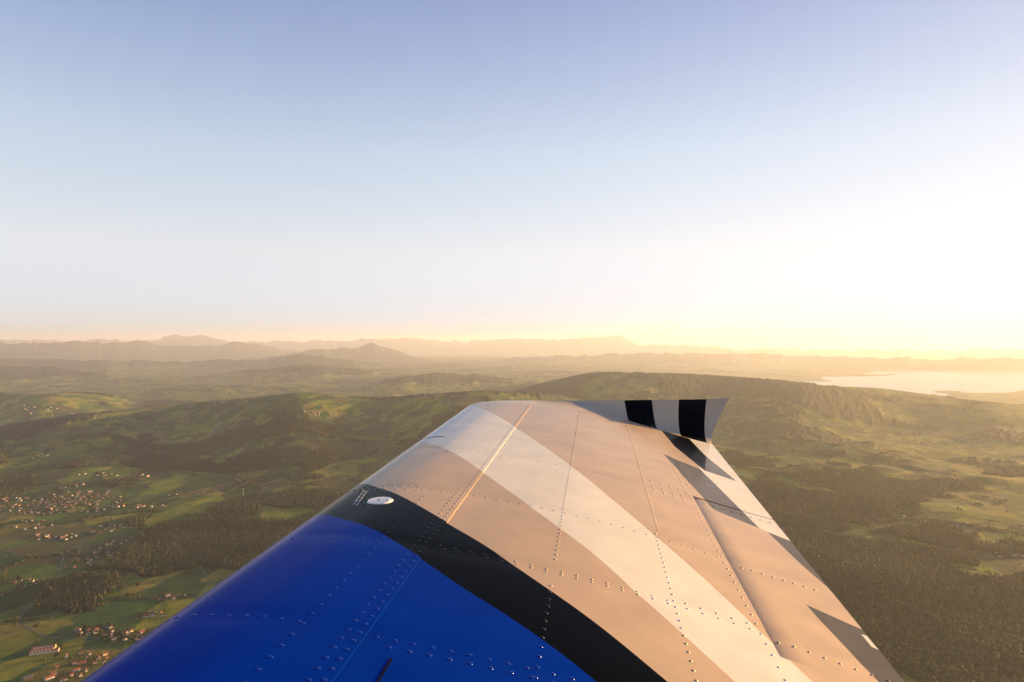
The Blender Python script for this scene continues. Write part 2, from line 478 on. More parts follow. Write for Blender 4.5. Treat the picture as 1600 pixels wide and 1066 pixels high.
def conifer_mesh(seed, name="conifer"):
    rnd = random.Random(seed)
    V, F = [], []
    tiers = [(0.10, 0.55, 0.19), (0.34, 0.80, 0.145), (0.60, 1.0, 0.09)]
    for z0, z1, r in tiers:
        n = 7; b0 = len(V)
        for k in range(n):
            a = 2 * math.pi * (k + rnd.random() * 0.5) / n; rr = r * rnd.uniform(0.75, 1.2)
            V.append((rr * math.cos(a), rr * math.sin(a), z0 + rnd.uniform(-.03, .03)))
        V.append((rnd.uniform(-.01, .01), rnd.uniform(-.01, .01), z1))
        for k in range(n): F.append((b0 + k, b0 + (k + 1) % n, b0 + n))
    return mesh_np(name, V, np.array(F), [MAT_CONIFER])

def blob_mesh(seed, name, mat, levels=1, z0=0.14, squash=0.36):
    rnd = random.Random(seed)
    bm = bmesh.new()
    bmesh.ops.create_icosphere(bm, subdivisions=levels, radius=1)
    for v in bm.verts:
        k = rnd.uniform(0.72, 1.22)
        z = v.co.z
        wide = 1.0 - 0.25 * z
        v.co = Vector((v.co.x * squash * k * wide, v.co.y * squash * k * wide, z0 + (1 - z0) * (0.5 + 0.5 * z * rnd.uniform(0.85, 1.08))))
    me = bpy.data.meshes.new(name); bm.to_mesh(me); bm.free()
    me.materials.append(mat)
    return me

def instancer(name, pts, scales, choice, sources, label, kind="stuff", seed=1):
    me = bpy.data.meshes.new(name)
    me.vertices.add(len(pts)); me.vertices.foreach_set("co", np.asarray(pts, np.float32).ravel())
    at = me.attributes.new("size", 'FLOAT', 'POINT'); at.data.foreach_set("value", np.asarray(scales, np.float32))
    at = me.attributes.new("pick", 'INT', 'POINT'); at.data.foreach_set("value", np.asarray(choice, np.int32))
    at = me.attributes.new("turn", 'FLOAT', 'POINT'); at.data.foreach_set("value", np.random.RandomState(seed).rand(len(pts)).astype(np.float32) * 6.283)
    o = obj(name, me, label=label, kind=kind)
    ng = bpy.data.node_groups.new(name + "_nodes", 'GeometryNodeTree')
    ng.interface.new_socket("Geometry", in_out='INPUT', socket_type='NodeSocketGeometry')
    ng.interface.new_socket("Geometry", in_out='OUTPUT', socket_type='NodeSocketGeometry')
    N = ng.nodes; L = ng.links
    gi = N.new('NodeGroupInput'); go = N.new('NodeGroupOutput')
    iop = N.new('GeometryNodeInstanceOnPoints')
    gti = N.new('GeometryNodeGeometryToInstance')
    for s in reversed(sources):
        oi = N.new('GeometryNodeObjectInfo'); oi.inputs['Object'].default_value = s; oi.inputs['As Instance'].default_value = True
        L.new(oi.outputs['Geometry'], gti.inputs[0])
    def attr(nm, ty):
        n = N.new('GeometryNodeInputNamedAttribute'); n.data_type = ty; n.inputs[0].default_value = nm
        return [s for s in n.outputs if s.enabled][0]
    L.new(gi.outputs[0], iop.inputs['Points'])
    L.new(gti.outputs[0], iop.inputs['Instance'])
    iop.inputs['Pick Instance'].default_value = True
    L.new(attr("pick", 'INT'), iop.inputs['Instance Index'])
    cx = N.new('ShaderNodeCombineXYZ'); L.new(attr("turn", 'FLOAT'), cx.inputs[2])
    L.new(cx.outputs[0], iop.inputs['Rotation'])
    L.new(attr("size", 'FLOAT'), iop.inputs['Scale'])
    L.new(iop.outputs[0], go.inputs[0])
    md = o.modifiers.new("scatter", 'NODES'); md.node_group = ng
    return o

def ground_z(x, y):
    x = np.atleast_1d(np.asarray(x, float)); y = np.atleast_1d(np.asarray(y, float))
    return ground(x, y) - drop(x, y)

# one source of each tree kind; they stand off the scene's collection and are only instanced
SRC = []
for k in range(3): SRC.append(bpy.data.objects.new("conifer", conifer_mesh(100 + k)))
for k in range(3): SRC.append(bpy.data.objects.new("broadleaf_tree", blob_mesh(200 + k, "broadleaf_tree", MAT_LEAF)))

def scatter_grid(step, dmin, dmax, seed):
    rs = np.random.RandomState(seed)
    tm = 0.86
    xs = np.arange(-tm * dmax, tm * dmax, step); ys = np.arange(dmin * 0.72, dmax, step)
    X, Y = np.meshgrid(xs, ys); X = X.ravel(); Y = Y.ravel()
    X = X + rs.uniform(-.45, .45, X.shape) * step; Y = Y + rs.uniform(-.45, .45, Y.shape) * step
    d = np.hypot(X, Y)
    k = (np.abs(X) < tm * Y + 60) & (d >= dmin) & (d < dmax)
    return X[k], Y[k], d[k], rs

def wood(name, X, Y, rs, label, conif=0.55, hmin=14, hmax=27):
    n = len(X)
    species = fbm(X, Y, 300, 3, 90) * 0.9 + rs.uniform(-.5, .5, n)
    ch = np.where(species > (0.5 - conif) * 1.2, rs.randint(0, 3, n), rs.randint(3, 6, n))
    sc = rs.uniform(hmin, hmax, n) * np.where(ch < 3, 1.0, 0.85)
    pts = np.stack([X, Y, ground_z(X, Y) - 0.5], 1)
    return instancer(name, pts, sc, ch, SRC, label, seed=len(X))

Xa, Ya, da, rs = scatter_grid(9.5, 1500, 3700, 1)
m = forest_mask(Xa, Ya)
wood("near_woodland", Xa[m], Ya[m], rs, "dense mixed woodland in the near valley", hmin=16, hmax=28)
n_trees = [int(m.sum())]
Xb, Yb, db, rs = scatter_grid(14.0, 3700, 6300, 2)
m = forest_mask(Xb, Yb)
wood("far_woodland", Xb[m], Yb[m], rs, "woodland covering the farther slopes", hmin=18, hmax=27)
n_trees.append(int(m.sum()))

# hedges and tree rows along field edges
Xc, Yc, dc_, rs = scatter_grid(8.0, 1500, 6500, 3)
wx = Xc + fbm(Xc, Yc, 400, 3, 31) * 60; wy = Yc + fbm(Xc, Yc, 400, 3, 32) * 60
cid, edge = voro(wx, wy, 210, 55, 1.6, 0.5)
hn = fbm(Xc, Yc, 330, 2, 77)
m = (edge < 5.0) & (hn > 0.10) & ~forest_mask(Xc, Yc)
m |= (rs.rand(len(Xc)) < 0.0022) & ~forest_mask(Xc, Yc)
m |= (np.abs(fbm(Xc, Yc, 1900, 3, 78)) < 0.006) & ~forest_mask(Xc, Yc)
wood("hedgerow_trees", Xc[m], Yc[m], rs, "hedges and scattered trees along the field edges", conif=0.2, hmin=7, hmax=17)
n_trees.append(int(m.sum()))
print("trees", n_trees)

# ------------------------------------------------------------------ houses
def plaster(name, c):
    m, nt, b = principled(name, c, 0.85, 0.25)
    return m
WALLS = [plaster("white_plaster", (.52, .50, .47)), plaster("cream_plaster", (.68, .58, .42)), plaster("dark_timber", (.16, .10, .06)), plaster("grey_plaster", (.45, .44, .42))]
ROOFS = [plaster("red_tiles", (.20, .075, .050)), plaster("brown_tiles", (.13, .065, .045)), plaster("grey_tiles", (.14, .14, .15)), plaster("orange_tiles", (.30, .11, .06))]
WALL_WORDS = ["white", "cream", "dark timber", "grey"]; ROOF_WORDS = ["red", "brown", "grey", "orange"]
MAT_PANE, _, _pb = principled("window_glass", (.03, .035, .04), 0.08, 0.6)
MAT_ROAD, _, _ = principled("asphalt", (.11, .105, .10), 0.8, 0.3)

def wall_geo(w, d, h, rise):
    V = [(-w/2,-d/2,-3),(w/2,-d/2,-3),(w/2,d/2,-3),(-w/2,d/2,-3),(-w/2,-d/2,h),(w/2,-d/2,h),(w/2,d/2,h),(-w/2,d/2,h),(-w/2,0,h+rise),(w/2,0,h+rise)]
    F = [(0,1,5,4),(2,3,7,6),(1,2,6,9,5),(3,0,4,8,7)]
    return V, F
def roof_geo(w, d, h, rise, o=0.7, t=0.28):
    s = rise / (d / 2); e = d / 2 + o; ww = w / 2 + o
    ze = h - o * s
    V = []
    for x in (-ww, ww):
        V += [(x, -e, ze + .05), (x, 0, h + rise + .05), (x, e, ze + .05), (x, -e, ze + t + .05), (x, 0, h + rise + t + .08), (x, e, ze + t + .05)]
    F = [(3, 9, 10, 4), (4, 10, 11, 5), (0, 1, 7, 6), (1, 2, 8, 7), (0, 6, 9, 3), (2, 5, 11, 8), (0, 3, 4, 1), (1, 4, 5, 2), (6, 7, 10, 9), (7, 8, 11, 10)]
    return V, F
SIZES = [(10, 8, 4.8, 3.0), (12, 9, 5.2, 3.3), (9, 7.5, 4.0, 3.0), (16, 10.5, 5.6, 3.8), (22, 11, 5.8, 4.0)]
_cache = {}
def house_meshes(si, wi, ri):
    k = (si, wi, ri)
    if k in _cache: return _cache[k]
    w, d, h, r = SIZES[si]
    Vw, Fw = wall_geo(w, d, h, r); Vr, Fr = roof_geo(w, d, h, r)
    wall = mesh_np("wall", Vw, Fw, [WALLS[wi]]); roof = mesh_np("roof", Vr, Fr, [ROOFS[ri]])
    both = mesh_np("house", Vw + Vr, Fw + [tuple(i + len(Vw) for i in f) for f in Fr], [WALLS[wi], ROOFS[ri]], mat_index=[0] * len(Fw) + [1] * len(Fr))
    # a row of windows on each long side and the gables, as thin panes just proud of the wall
    V, F = [], []
    def pane(cx_, cy_, cz_, ux, uy, ww, hh):
        b0 = len(V)
        for a, b_ in ((-1, -1), (1, -1), (1, 1), (-1, 1)):
            V.append((cx_ + a * ux * ww / 2, cy_ + a * uy * ww / 2, cz_ + b_ * hh / 2))
        F.append((b0, b0 + 1, b0 + 2, b0 + 3))
    nx = max(3, int(w / 3))
    for fl in ((1.3, 3.9) if h > 5 else (1.4,)):
        for i in range(nx):
            X = -w / 2 + w * (i + .5) / nx
            pane(X, -d/2 - .03, fl, 1, 0, 1.1, 1.3); pane(X, d/2 + .03, fl, 1, 0, 1.1, 1.3)
        for Yv in (-d * .25, d * .25):
            pane(w/2 + .03, Yv, fl, 0, 1, 1.1, 1.3); pane(-w/2 - .03, Yv, fl, 0, 1, 1.1, 1.3)
    win = mesh_np("window", V, F, [MAT_PANE])
    cw = .45
    ch = mesh_np("chimney", [(-cw,-cw,h),(cw,-cw,h),(cw,cw,h),(-cw,cw,h),(-cw,-cw,h+r+1.1),(cw,-cw,h+r+1.1),(cw,cw,h+r+1.1),(-cw,cw,h+r+1.1)],
                 [(0,1,5,4),(1,2,6,5),(2,3,7,6),(3,0,4,7),(4,5,6,7)], [ROOFS[1]])
    _cache[k] = (wall, roof, both, win, ch)
    return _cache[k]

# clusters: (centre x, centre y, radius x, radius y, angle, houses, place words, big share)
CLUSTERS = [
 (-1215, 2088, 110, 34, -0.2, 24, "in the sunlit row on the near meadow", .1, 'lit'),
 (-1200, 1850, 70, 95, 0.2, 22, "in the hamlet at the lower left", .3, 'lit'),
 (-1700, 2985, 75, 210, -0.1, 44, "in the shaded hamlet by the near wood", .1, 'dim'),
 (-1820, 2535, 120, 30, 0.1, 12, "in the shaded row at the left edge", .1, 'dim'),
 (-2380, 3730, 200, 170, 0.1, 95, "in the middle of the left village", .12, 'lit'),
 (-2660, 3780, 330, 170, 0.3, 110, "in the left village's western part", .12, 'dim'),
 (-2330, 3290, 80, 60, 0.0, 10, "below the village at the frame edge", .3, 'lit'),
 (-2690, 4170, 60, 50, 0, 8, "just above the left village", .2, 'lit'),
 (-2600, 4500, 190, 40, 0.1, 14, "in the upper hamlet beyond the village", .2, 'lit'),
 (-2460, 4010, 70, 60, 0, 10, "on the upper rim of the left village", .2, 'lit'),
 (-2530, 3500, 60, 25, 0, 4, "just below the left village", .3, 'lit'),
 (-1194, 2403, 34, 18, 0, 5, "at the dark meadow farm beside the wing", .6, 'lit'),
 (-1164, 2249, 38, 18, 0, 6, "in the farm group beside the wing", .4, 'lit'),
 (-2000, 3710, 120, 26, 0, 12, "in the farm row right of the village", .3, 'lit'),
 (-1990, 4010, 30, 26, 0, 3, "at the farm right of the village", .4, 'lit'),
 (-1850, 4045, 36, 26, 0, 5, "at the farm above the wooded ridge", .5, 'lit'),
 (-1747, 4385, 50, 30, 0, 5, "at the farm in the middle meadows", .5, 'lit'),
 (-1555, 4740, 70, 34, 0, 8, "in the hamlet below the dark slope", .4, 'lit'),
 (-2919, 5664, 80, 40, 0, 6, "at the farm high on the left slope", .5, 'lit'),
 (-2726, 5704, 40, 30, 0, 4, "at the bright farm on the left slope", .5, 'lit'),
 (-2554, 5924, 60, 40, 0, 6, "on the sunny clearing of the wooded hill", .5, 'lit'),
 (-2430, 6324, 60, 40, 0, 5, "at the upper clearing of the wooded hill", .4, 'lit'),
 (-3000, 6885, 260, 80, 0, 34, "in the village on top of the wooded hill", .3, 'lit'),
 (-1735, 5970, 70, 40, 0, 7, "on the long meadow of the wooded hill", .4, 'lit'),
 (-1479, 6070, 90, 40, 0, 8, "at the right end of the long hill meadow", .4, 'lit'),
 (-3414, 4923, 40, 30, 0, 3, "alone in the far left meadow", .6, 'lit'),
 (-1950, 3250, 70, 60, 0, 9, "by the road below the village", .3, 'dim'),
 (-2080, 3126, 90, 40, 0, 14, "in the shaded row below the village", .2, 'dim'),
 (-2300, 2900, 60, 30, 0, 3, "alone in the dark left meadow", .3, 'dim'),
 (3600, 6790, 400, 120, 0, 46, "in the distant village right of the wing tip", .3, 'dim'),
 (2098, 5597, 90, 50, 0, 10, "in the hamlet just beyond the wing tip", .3, 'dim'),
 (2700, 5530, 110, 60, 0, 16, "in the hamlet behind the orange glow", .3, 'dim'),
 (3000, 4778, 120, 60, 0, 18, "in the white hamlet on the right slope", .3, 'dim'),
 (2080, 3440, 50, 110, 0.7, 13, "in the bright right meadow group", .3, 'dim'),
 (2260, 3350, 60, 50, 0, 10, "in the right meadow's second group", .3, 'dim'),
 (2012, 3046, 40, 30, 0, 5, "in the small group above the right wood", .3, 'dim'),
 (2190, 2890, 110, 45, 0, 18, "at the right edge above the big wood", .3, 'dim'),
 (3772, 6289, 200, 90, 0, 20, "in the far right scattered village", .3, 'dim'),
 (4250, 6250, 260, 110, 0, 44, "in the far right large village", .3, 'dim'),
 (4050, 5500, 180, 60, 0, 22, "near the sunlit strips at the right edge", .3, 'lit'),
 (2513, 4623, 50, 40, 0, 6, "at the farm in the right middle ground", .4, 'dim'),
 (3003, 5297, 60, 40, 0, 7, "at the farm above the white hamlet", .4, 'dim'),
 (-5556, 10100, 420, 240, 0, 44, "in the sunlit village in the second valley", .4, 'lit'),
 (-5600, 8050, 500, 130, 0, 26, "in the valley behind the wooded hill", .4, 'lit'),
 (2350, 7000, 300, 150, 0, 16, "on the right valley floor far away", .3, 'dim'),
 (4900, 8000, 600, 250, 0, 40, "in the hazy plain on the right", .3, 'dim'),
]
rng = random.Random(7)
spots = []
for ci, (cx_, cy_, rx, ry, ang, n, words, big, mood) in enumerate(CLUSTERS):
    got = []; tries = 0
    base_rot = rng.uniform(0, 3.14)
    while len(got) < n and tries < n * 60:
        tries += 1
        a = rng.uniform(0, 6.283); q = math.sqrt(rng.random())
        u, v = q * math.cos(a) * rx * 1.35, q * math.sin(a) * ry * 1.35
        x = cx_ + u * math.cos(ang) - v * math.sin(ang); y = cy_ + u * math.sin(ang) + v * math.cos(ang)
        if any((x - p[0]) ** 2 + (y - p[1]) ** 2 < (17 if ci > 1 else 16) ** 2 for p in got): continue
        got.append((x, y))
        isbig = rng.random() < big
        si = rng.choice([3, 4]) if isbig else rng.choice([0, 1, 1, 2])
        wi = rng.choices([0, 1, 2, 3], [6, 3, 1.2, 1])[0]; ri = rng.choices([0, 1, 2, 3], [3, 3, 2.4, 1.4])[0]
        spots.append(dict(x=x, y=y, ci=ci, si=si, wi=wi, ri=ri, rot=base_rot + rng.choice([0, 1.571]) + rng.gauss(0, .12), words=words))
_zz = ground_z([s['x'] for s in spots], [s['y'] for s in spots])
for s, z in zip(spots, _zz): s['z'] = float(z); s['d'] = math.hypot(s['x'], s['y'])
def house_order(s): return s['d'] / SIZES[s['si']][0] * 12
spots.sort(key=house_order)
ORD = ["first", "second", "third", "fourth", "fifth", "sixth", "seventh", "eighth", "ninth", "tenth", "eleventh", "twelfth"]
def base_label(s):
    return f"{['small', 'two storey', 'low', 'wide', 'very wide'][s['si']]} {WALL_WORDS[s['wi']]} {ROOF_WORDS[s['ri']]}-roofed house {s['words']}"
_by = {}
for s in spots[:298]: _by.setdefault(base_label(s), []).append(s)
for lab_, ss in _by.items():
    ss.sort(key=lambda q: q['x'] / q['y'])
    for k, q in enumerate(ss):
        q['label'] = lab_ if len(ss) == 1 else (f"{lab_}, {ORD[k]} from left" if k < 12 else lab_)
        if len(q['label'].split()) > 16: q['label'] = q['label'].split(' ', 2 if q['label'].startswith(('two', 'very')) else 1)[-1]
for i, s in enumerate(spots[:298]):
    wall, roof, both, win, ch = house_meshes(s['si'], s['wi'], s['ri'])
    label = s['label']
    grp = "houses " + s['words']
    if s['d'] < 2700:
        o = obj("house", None, label=label, cat="house", group=grp, loc=(s['x'], s['y'], s['z']))
        o.rotation_euler = (0, 0, s['rot'])
        obj("wall", wall, o); rf = obj("roof", roof, o)
        c = obj("chimney", ch, rf); c.location = (SIZES[s['si']][0] * .22, .9, 0)
    else:
        o = obj("house", both, label=label, cat="house", group=grp, loc=(s['x'], s['y'], s['z']))
        o.rotation_euler = (0, 0, s['rot'])
V, F, MI = [], [], []
for s in spots[298:]:
    w, d, h, r = SIZES[s['si']]
    Vw, Fw = wall_geo(w, d, h, r); Vr, Fr = roof_geo(w, d, h, r)
    b0 = len(V); c_, s_ = math.cos(s['rot']), math.sin(s['rot'])
    for x, y, z in Vw + Vr: V.append((s['x'] + x * c_ - y * s_, s['y'] + x * s_ + y * c_, s['z'] + z))
    F += [tuple(b0 + i for i in f) for f in Fw]; MI += [s['wi']] * len(Fw)
    F += [tuple(b0 + len(Vw) + i for i in f) for f in Fr]; MI += [4 + s['ri']] * len(Fr)
obj("far_houses", mesh_np("far_houses", V, F, WALLS + ROOFS, mat_index=MI), label="scattered far houses of the distant villages", kind="stuff")

# garden trees among the houses
rs = np.random.RandomState(11)
gx, gy = [], []
for s in spots:
    for _ in range(6 if s['d'] < 5000 else 3):
        a = rs.rand() * 6.283; q = rs.uniform(11, 34)
        gx.append(s['x'] + q * math.cos(a)); gy.append(s['y'] + q * math.sin(a))
gx = np.array(gx); gy = np.array(gy)
wood("garden_trees", gx, gy, rs, "garden trees standing between the village houses", conif=0.35, hmin=6, hmax=13)

# ------------------------------------------------------------------ big barn with orange roofs
def big_barn(x, y, rot):
    z = float(ground_z(x, y)[0])
    o = obj("barn", None, label="big flat barn with two orange roofs on the lower left meadow", cat="barn", loc=(x, y, z)); o.rotation_euler = (0, 0, rot)
    for k, yy in enumerate((-11, 11)):
        Vw, Fw = wall_geo(56, 20, 7, 3); Vr, Fr = roof_geo(56, 20, 7, 3)
        w = obj("wall", mesh_np("wall", Vw, Fw, [WALLS[1]]), o); w.location = (0, yy, 0)
        r = obj("roof", mesh_np("roof", Vr, Fr, [ROOFS[3]]), o); r.location = (0, yy, 0)
        V, F = [], []
        sl = 3 / 10
        for i in range(6):
            x0 = -24 + i * 8.4; b0 = len(V)
            V += [(x0, -8, 7 + 3 - 8 * sl + .45), (x0 + 4.5, -8, 7 + 3 - 8 * sl + .45), (x0 + 4.5, -4, 7 + 3 - 4 * sl + .45), (x0, -4, 7 + 3 - 4 * sl + .45)]
            F.append((b0, b0 + 1, b0 + 2, b0 + 3))
        obj("skylights", mesh_np("skylights", V, F, [WALLS[0]]), r)
    Vw, Fw = wall_geo(14, 12, 6, 3); Vr, Fr = roof_geo(14, 12, 6, 3)
    w = obj("porch_wall", mesh_np("porch_wall", Vw, Fw, [WALLS[1]]), o); w.location = (36, -14, 0)
    r = obj("porch_roof", mesh_np("porch_roof", Vr, Fr, [ROOFS[3]]), o); r.location = (36, -14, 0)
big_barn(-1357, 1975, 0.35)

# ------------------------------------------------------------------ mast on the wooded ridge
def mast(x, y):
    z = float(ground_z(x, y)[0])
    o = obj("radio_mast", None, label="slender white radio mast standing on the dark wooded ridge", cat="mast", loc=(x, y, z))
    mm, _, _ = principled("mast_paint", (.42, .40, .38), 0.5)
    bm = bmesh.new(); bmesh.ops.create_cone(bm, cap_ends=True, segments=10, radius1=1.2, radius2=0.6, depth=44, matrix=Matrix.Translation((0, 0, 21)))
    me = bpy.data.meshes.new("shaft"); bm.to_mesh(me); bm.free(); me.materials.append(mm); obj("shaft", me, o)
    for zz, r in ((34, 2.6), (40, 2.0)):
        bm = bmesh.new(); bmesh.ops.create_cone(bm, cap_ends=True, segments=12, radius1=r, radius2=r, depth=1.2, matrix=Matrix.Translation((0, 0, zz)))
        me = bpy.data.meshes.new("platform"); bm.to_mesh(me); bm.free(); me.materials.append(mm); obj("platform", me, o)
mast(-1557, 3955)

# ------------------------------------------------------------------ single trees one can tell apart
def crown_mesh(seed, mat):
    rnd = random.Random(seed)
    V, F = [], []
    lobes = [(rnd.uniform(-.2, .2), rnd.uniform(-.2, .2), rnd.uniform(.35, .82), rnd.uniform(.16, .27)) for _ in range(8)]
    for lx, ly, lz, lr in lobes:
        for _ in range(70):
            a = rnd.uniform(0, 6.283); b_ = math.acos(rnd.uniform(-1, 1)); r = lr * rnd.uniform(.55, 1.08)
            c = Vector((lx + r * math.sin(b_) * math.cos(a), ly + r * math.sin(b_) * math.sin(a), lz + r * math.cos(b_) * .9))
            n = Vector((rnd.gauss(0, 1), rnd.gauss(0, 1), rnd.gauss(0, 1))).normalized(); t = n.orthogonal().normalized(); u = n.cross(t)
            s = rnd.uniform(.035, .07); b0 = len(V)
            for p, q in ((-1, -1), (1, -.6), (1.1, 1), (-.8, 1)): V.append(tuple(c + t * p * s + u * q * s))
            F.append((b0, b0 + 1, b0 + 2, b0 + 3))
    return mesh_np("crown", V, np.array(F), [mat])
def trunk_mesh(seed):
    rnd = random.Random(seed)
    bm = bmesh.new()
    bmesh.ops.create_cone(bm, cap_ends=False, segments=7, radius1=.026, radius2=.012, depth=.62, matrix=Matrix.Translation((0, 0, .28)))
    for k in range(5):
        a = k * 1.3 + rnd.random()
        mt = Matrix.Translation((.07 * math.cos(a), .07 * math.sin(a), .44 + .04 * k)) @ Matrix.Rotation(a, 4, 'Z') @ Matrix.Rotation(.8, 4, 'Y')
        bmesh.ops.create_cone(bm, cap_ends=False, segments=5, radius1=.010, radius2=.004, depth=.28, matrix=mt)
    me = bpy.data.meshes.new("trunk"); bm.to_mesh(me); bm.free(); me.materials.append(MAT_BARK); return me
CROWNS = [crown_mesh(300 + k, MAT_LEAF) for k in range(4)]; TRUNKS = [trunk_mesh(k) for k in range(2)]
TREES = [
 (-1405, 2447, 30, "tall sunlit golden tree at the right end of the small dark wood"),
 (-1341, 2384, 22, "yellow green tree in the dark meadow right of the small wood"),
 (-1367, 2494, 20, "lone leafy tree up the meadow right of the small wood"),
 (-1490, 2134, 15, "low tree on the sunlit meadow left of the row of houses"),
 (-1348, 2026, 17, "tree standing just right of the big orange roofed barn"),
 (-1318, 1998, 14, "smaller tree next to the big orange roofed barn"),
 (-1237, 2600, 20, "lone tree below the near wood beside the dark meadow"),
 (-1262, 2612, 17, "tree at the lower edge of the near wood"),
 (-1560, 2330, 21, "bushy tree at the lower left corner of the small wood"),
 (-1285, 2135, 20, "dark tree rising behind the sunlit row of houses"),
 (-1262, 2140, 18, "second dark tree behind the sunlit row of houses"),
 (-1330, 2128, 14, "tree at the left end of the sunlit row of houses"),
 (-1120, 2095, 15, "tree at the right end of the sunlit row of houses"),
 (-1220, 2040, 17, "tree in front of the sunlit row of houses"),
 (-1405, 2020, 13, "tree left of the big orange roofed barn"),
 (-1850, 2560, 22, "pair tree above the shaded row at the left edge"),
 (-1785, 2490, 22, "large dark tree right of the shaded row at the left edge"),
 (-1130, 2400, 14, "tree beside the farm in the dark meadow"),
 (-1990, 4035, 22, "lone tree behind the farm right of the village"),
 (-1765, 3240, 22, "tree among the shaded houses by the near wood"),
 (-2268, 3690, 18, "tree at the edge of the left village"),
 (-1560, 5000, 26, "single tree standing in the hill clearing"),
 (-1640, 2950, 18, "tree above the shaded hamlet by the near wood"),
 (-1290, 1935, 15, "tree above the hamlet at the lower left"),
 (-1120, 1880, 14, "tree right of the hamlet at the lower left"),
]
for i, (x, y, s, lab) in enumerate(TREES):
    o = obj("leafy_tree", None, label=lab, cat="tree", group="single trees in the near meadows", loc=(x, y, float(ground_z(x, y)[0]) - .3))
    o.scale = (s, s, s); o.rotation_euler = (0, 0, i * 1.7)
    obj("trunk", TRUNKS[i % 2], o); obj("crown", CROWNS[i % 4], o)

# ------------------------------------------------------------------ roads
def road(pts, w, label):
    P_ = []
    for a, b_ in zip(pts[:-1], pts[1:]):
        n = max(2, int(math.dist(a, b_) / 25))
        for k in range(n): P_.append((a[0] + (b_[0] - a[0]) * k / n, a[1] + (b_[1] - a[1]) * k / n))
    P_.append(pts[-1]); P_ = np.array(P_)
    for _ in range(6): P_[1:-1] = (P_[:-2] + P_[1:-1] * 2 + P_[2:]) / 4
    T = np.gradient(P_, axis=0); T /= np.linalg.norm(T, axis=1)[:, None] + 1e-9
    Nn = np.stack([-T[:, 1], T[:, 0]], 1)
    L_ = P_ + Nn * w / 2; R_ = P_ - Nn * w / 2
    z = np.maximum(ground_z(L_[:, 0], L_[:, 1]), ground_z(R_[:, 0], R_[:, 1])) + .8
    V = np.empty((len(P_) * 2, 3)); V[0::2, :2] = L_; V[1::2, :2] = R_; V[0::2, 2] = z; V[1::2, 2] = z
    obj("road", mesh_np("road", V, grid_faces(len(P_), 2), [MAT_ROAD]), label=label, kind="structure")
road([(-2350, 3640), (-2163, 3551), (-2092, 3487), (-2010, 3400), (-1950, 3330), (-1910, 3254), (-1950, 3150), (-1900, 2900), (-1700, 2550), (-1600, 2200), (-1400, 2060), (-1150, 2060), (-900, 2100)], 4.5, "pale country road winding down from the village")
road([(-3600, 3500), (-2800, 3720), (-2350, 3640), (-2200, 3900), (-1900, 4050), (-1500, 4300), (-1000, 4700)], 7, "country road crossing the left village")
road([(1500, 3200), (2000, 3420), (2500, 3400), (3200, 3700)], 7, "country road through the right meadow")
road([(1800, 5500), (2700, 5480), (3600, 5400), (4600, 5600)], 8, "valley road on the right")

# ------------------------------------------------------------------ the wing (own frame: x chordwise aft, y spanwise out, z up)
P0 = Vector((-0.47900656, 1.9, -0.43626992))
AX = Vector((0.97972993, -0.11332964, -0.16518374)); AY = Vector((0.12086305, 0.99200676, 0.03625892)); AZ = Vector((0.15975417, -0.05548856, 0.98559608))
AZ = AX.cross(AY).normalized(); AX = AY.cross(AZ).normalized()
wing = bpy.data.objects.new("airplane_wing", None)
M = Matrix((AX, AY, AZ)).transposed().to_4x4(); M.translation = P0
wing.matrix_world = M
wing["label"] = "riveted metal airplane wing striped blue, black, grey and white with upswept tip"
wing["category"] = "airplane wing"
col.objects.link(wing)

PX = np.array([-.014,-.0135,-.0115,-.008,0,.012,.035,.065,.097,.16,.226,.30,.37,.45,.53,.605,.68,.753,.843,.95,1.072,1.228,1.345,1.40])
PN = np.array([-.026,-.0205,-.0145,-.0085,0,.0090,.0205,.0290,.0358,.0480,.0545,.0585,.0612,.0637,.0652,.0652,.0635,.0595,.0525,.0418,.0280,.0104,0,-.004])
def pchip(xq, X, Yv):
    h = np.diff(X); dl = np.diff(Yv) / h
    m = np.zeros(len(X)); m[1:-1] = np.where(dl[:-1] * dl[1:] > 0, 2 * dl[:-1] * dl[1:] / (dl[:-1] + dl[1:] + 1e-12), 0)
    m[0] = dl[0]; m[-1] = dl[-1]
    xq = np.asarray(xq, float); k = np.clip(np.searchsorted(X, xq) - 1, 0, len(X) - 2)
    t = (xq - X[k]) / h[k]
    return (2*t**3-3*t**2+1)*Yv[k] + (t**3-2*t**2+t)*h[k]*m[k] + (-2*t**3+3*t**2)*Yv[k+1] + (t**3-t**2)*h[k]*m[k+1]
_xs = np.linspace(-.014, 1.40, 3000)
_ps = pchip(_xs, PX, PN)
# soften the fitted points
_k = np.hanning(121); _k /= _k.sum()
_sm = np.convolve(np.pad(_ps, 60, mode='edge'), _k, 'valid')
_w = np.clip((_xs - .05) / .05, 0, 1) * np.clip((1.36 - _xs) / .05, 0, 1)
_ps = _ps * (1 - _w) + _sm * _w
def prof(x): return np.interp(x, _xs, _ps)
def te(s): return 1.340 + 0.024 * np.clip(s, -0.5, 2.2)

BX = np.array([-.02,.05,.134,.287,.447,.667,.896,1.07,1.22,1.39]); BS = np.array([1.86,1.90,1.937,2.00,2.06,2.12,2.17,2.185,2.19,2.20])
def tip_s(x): return np.interp(x, BX, BS)
ROOT_S = -1.75
SEAM, HINGE = 0.3425, 1.066

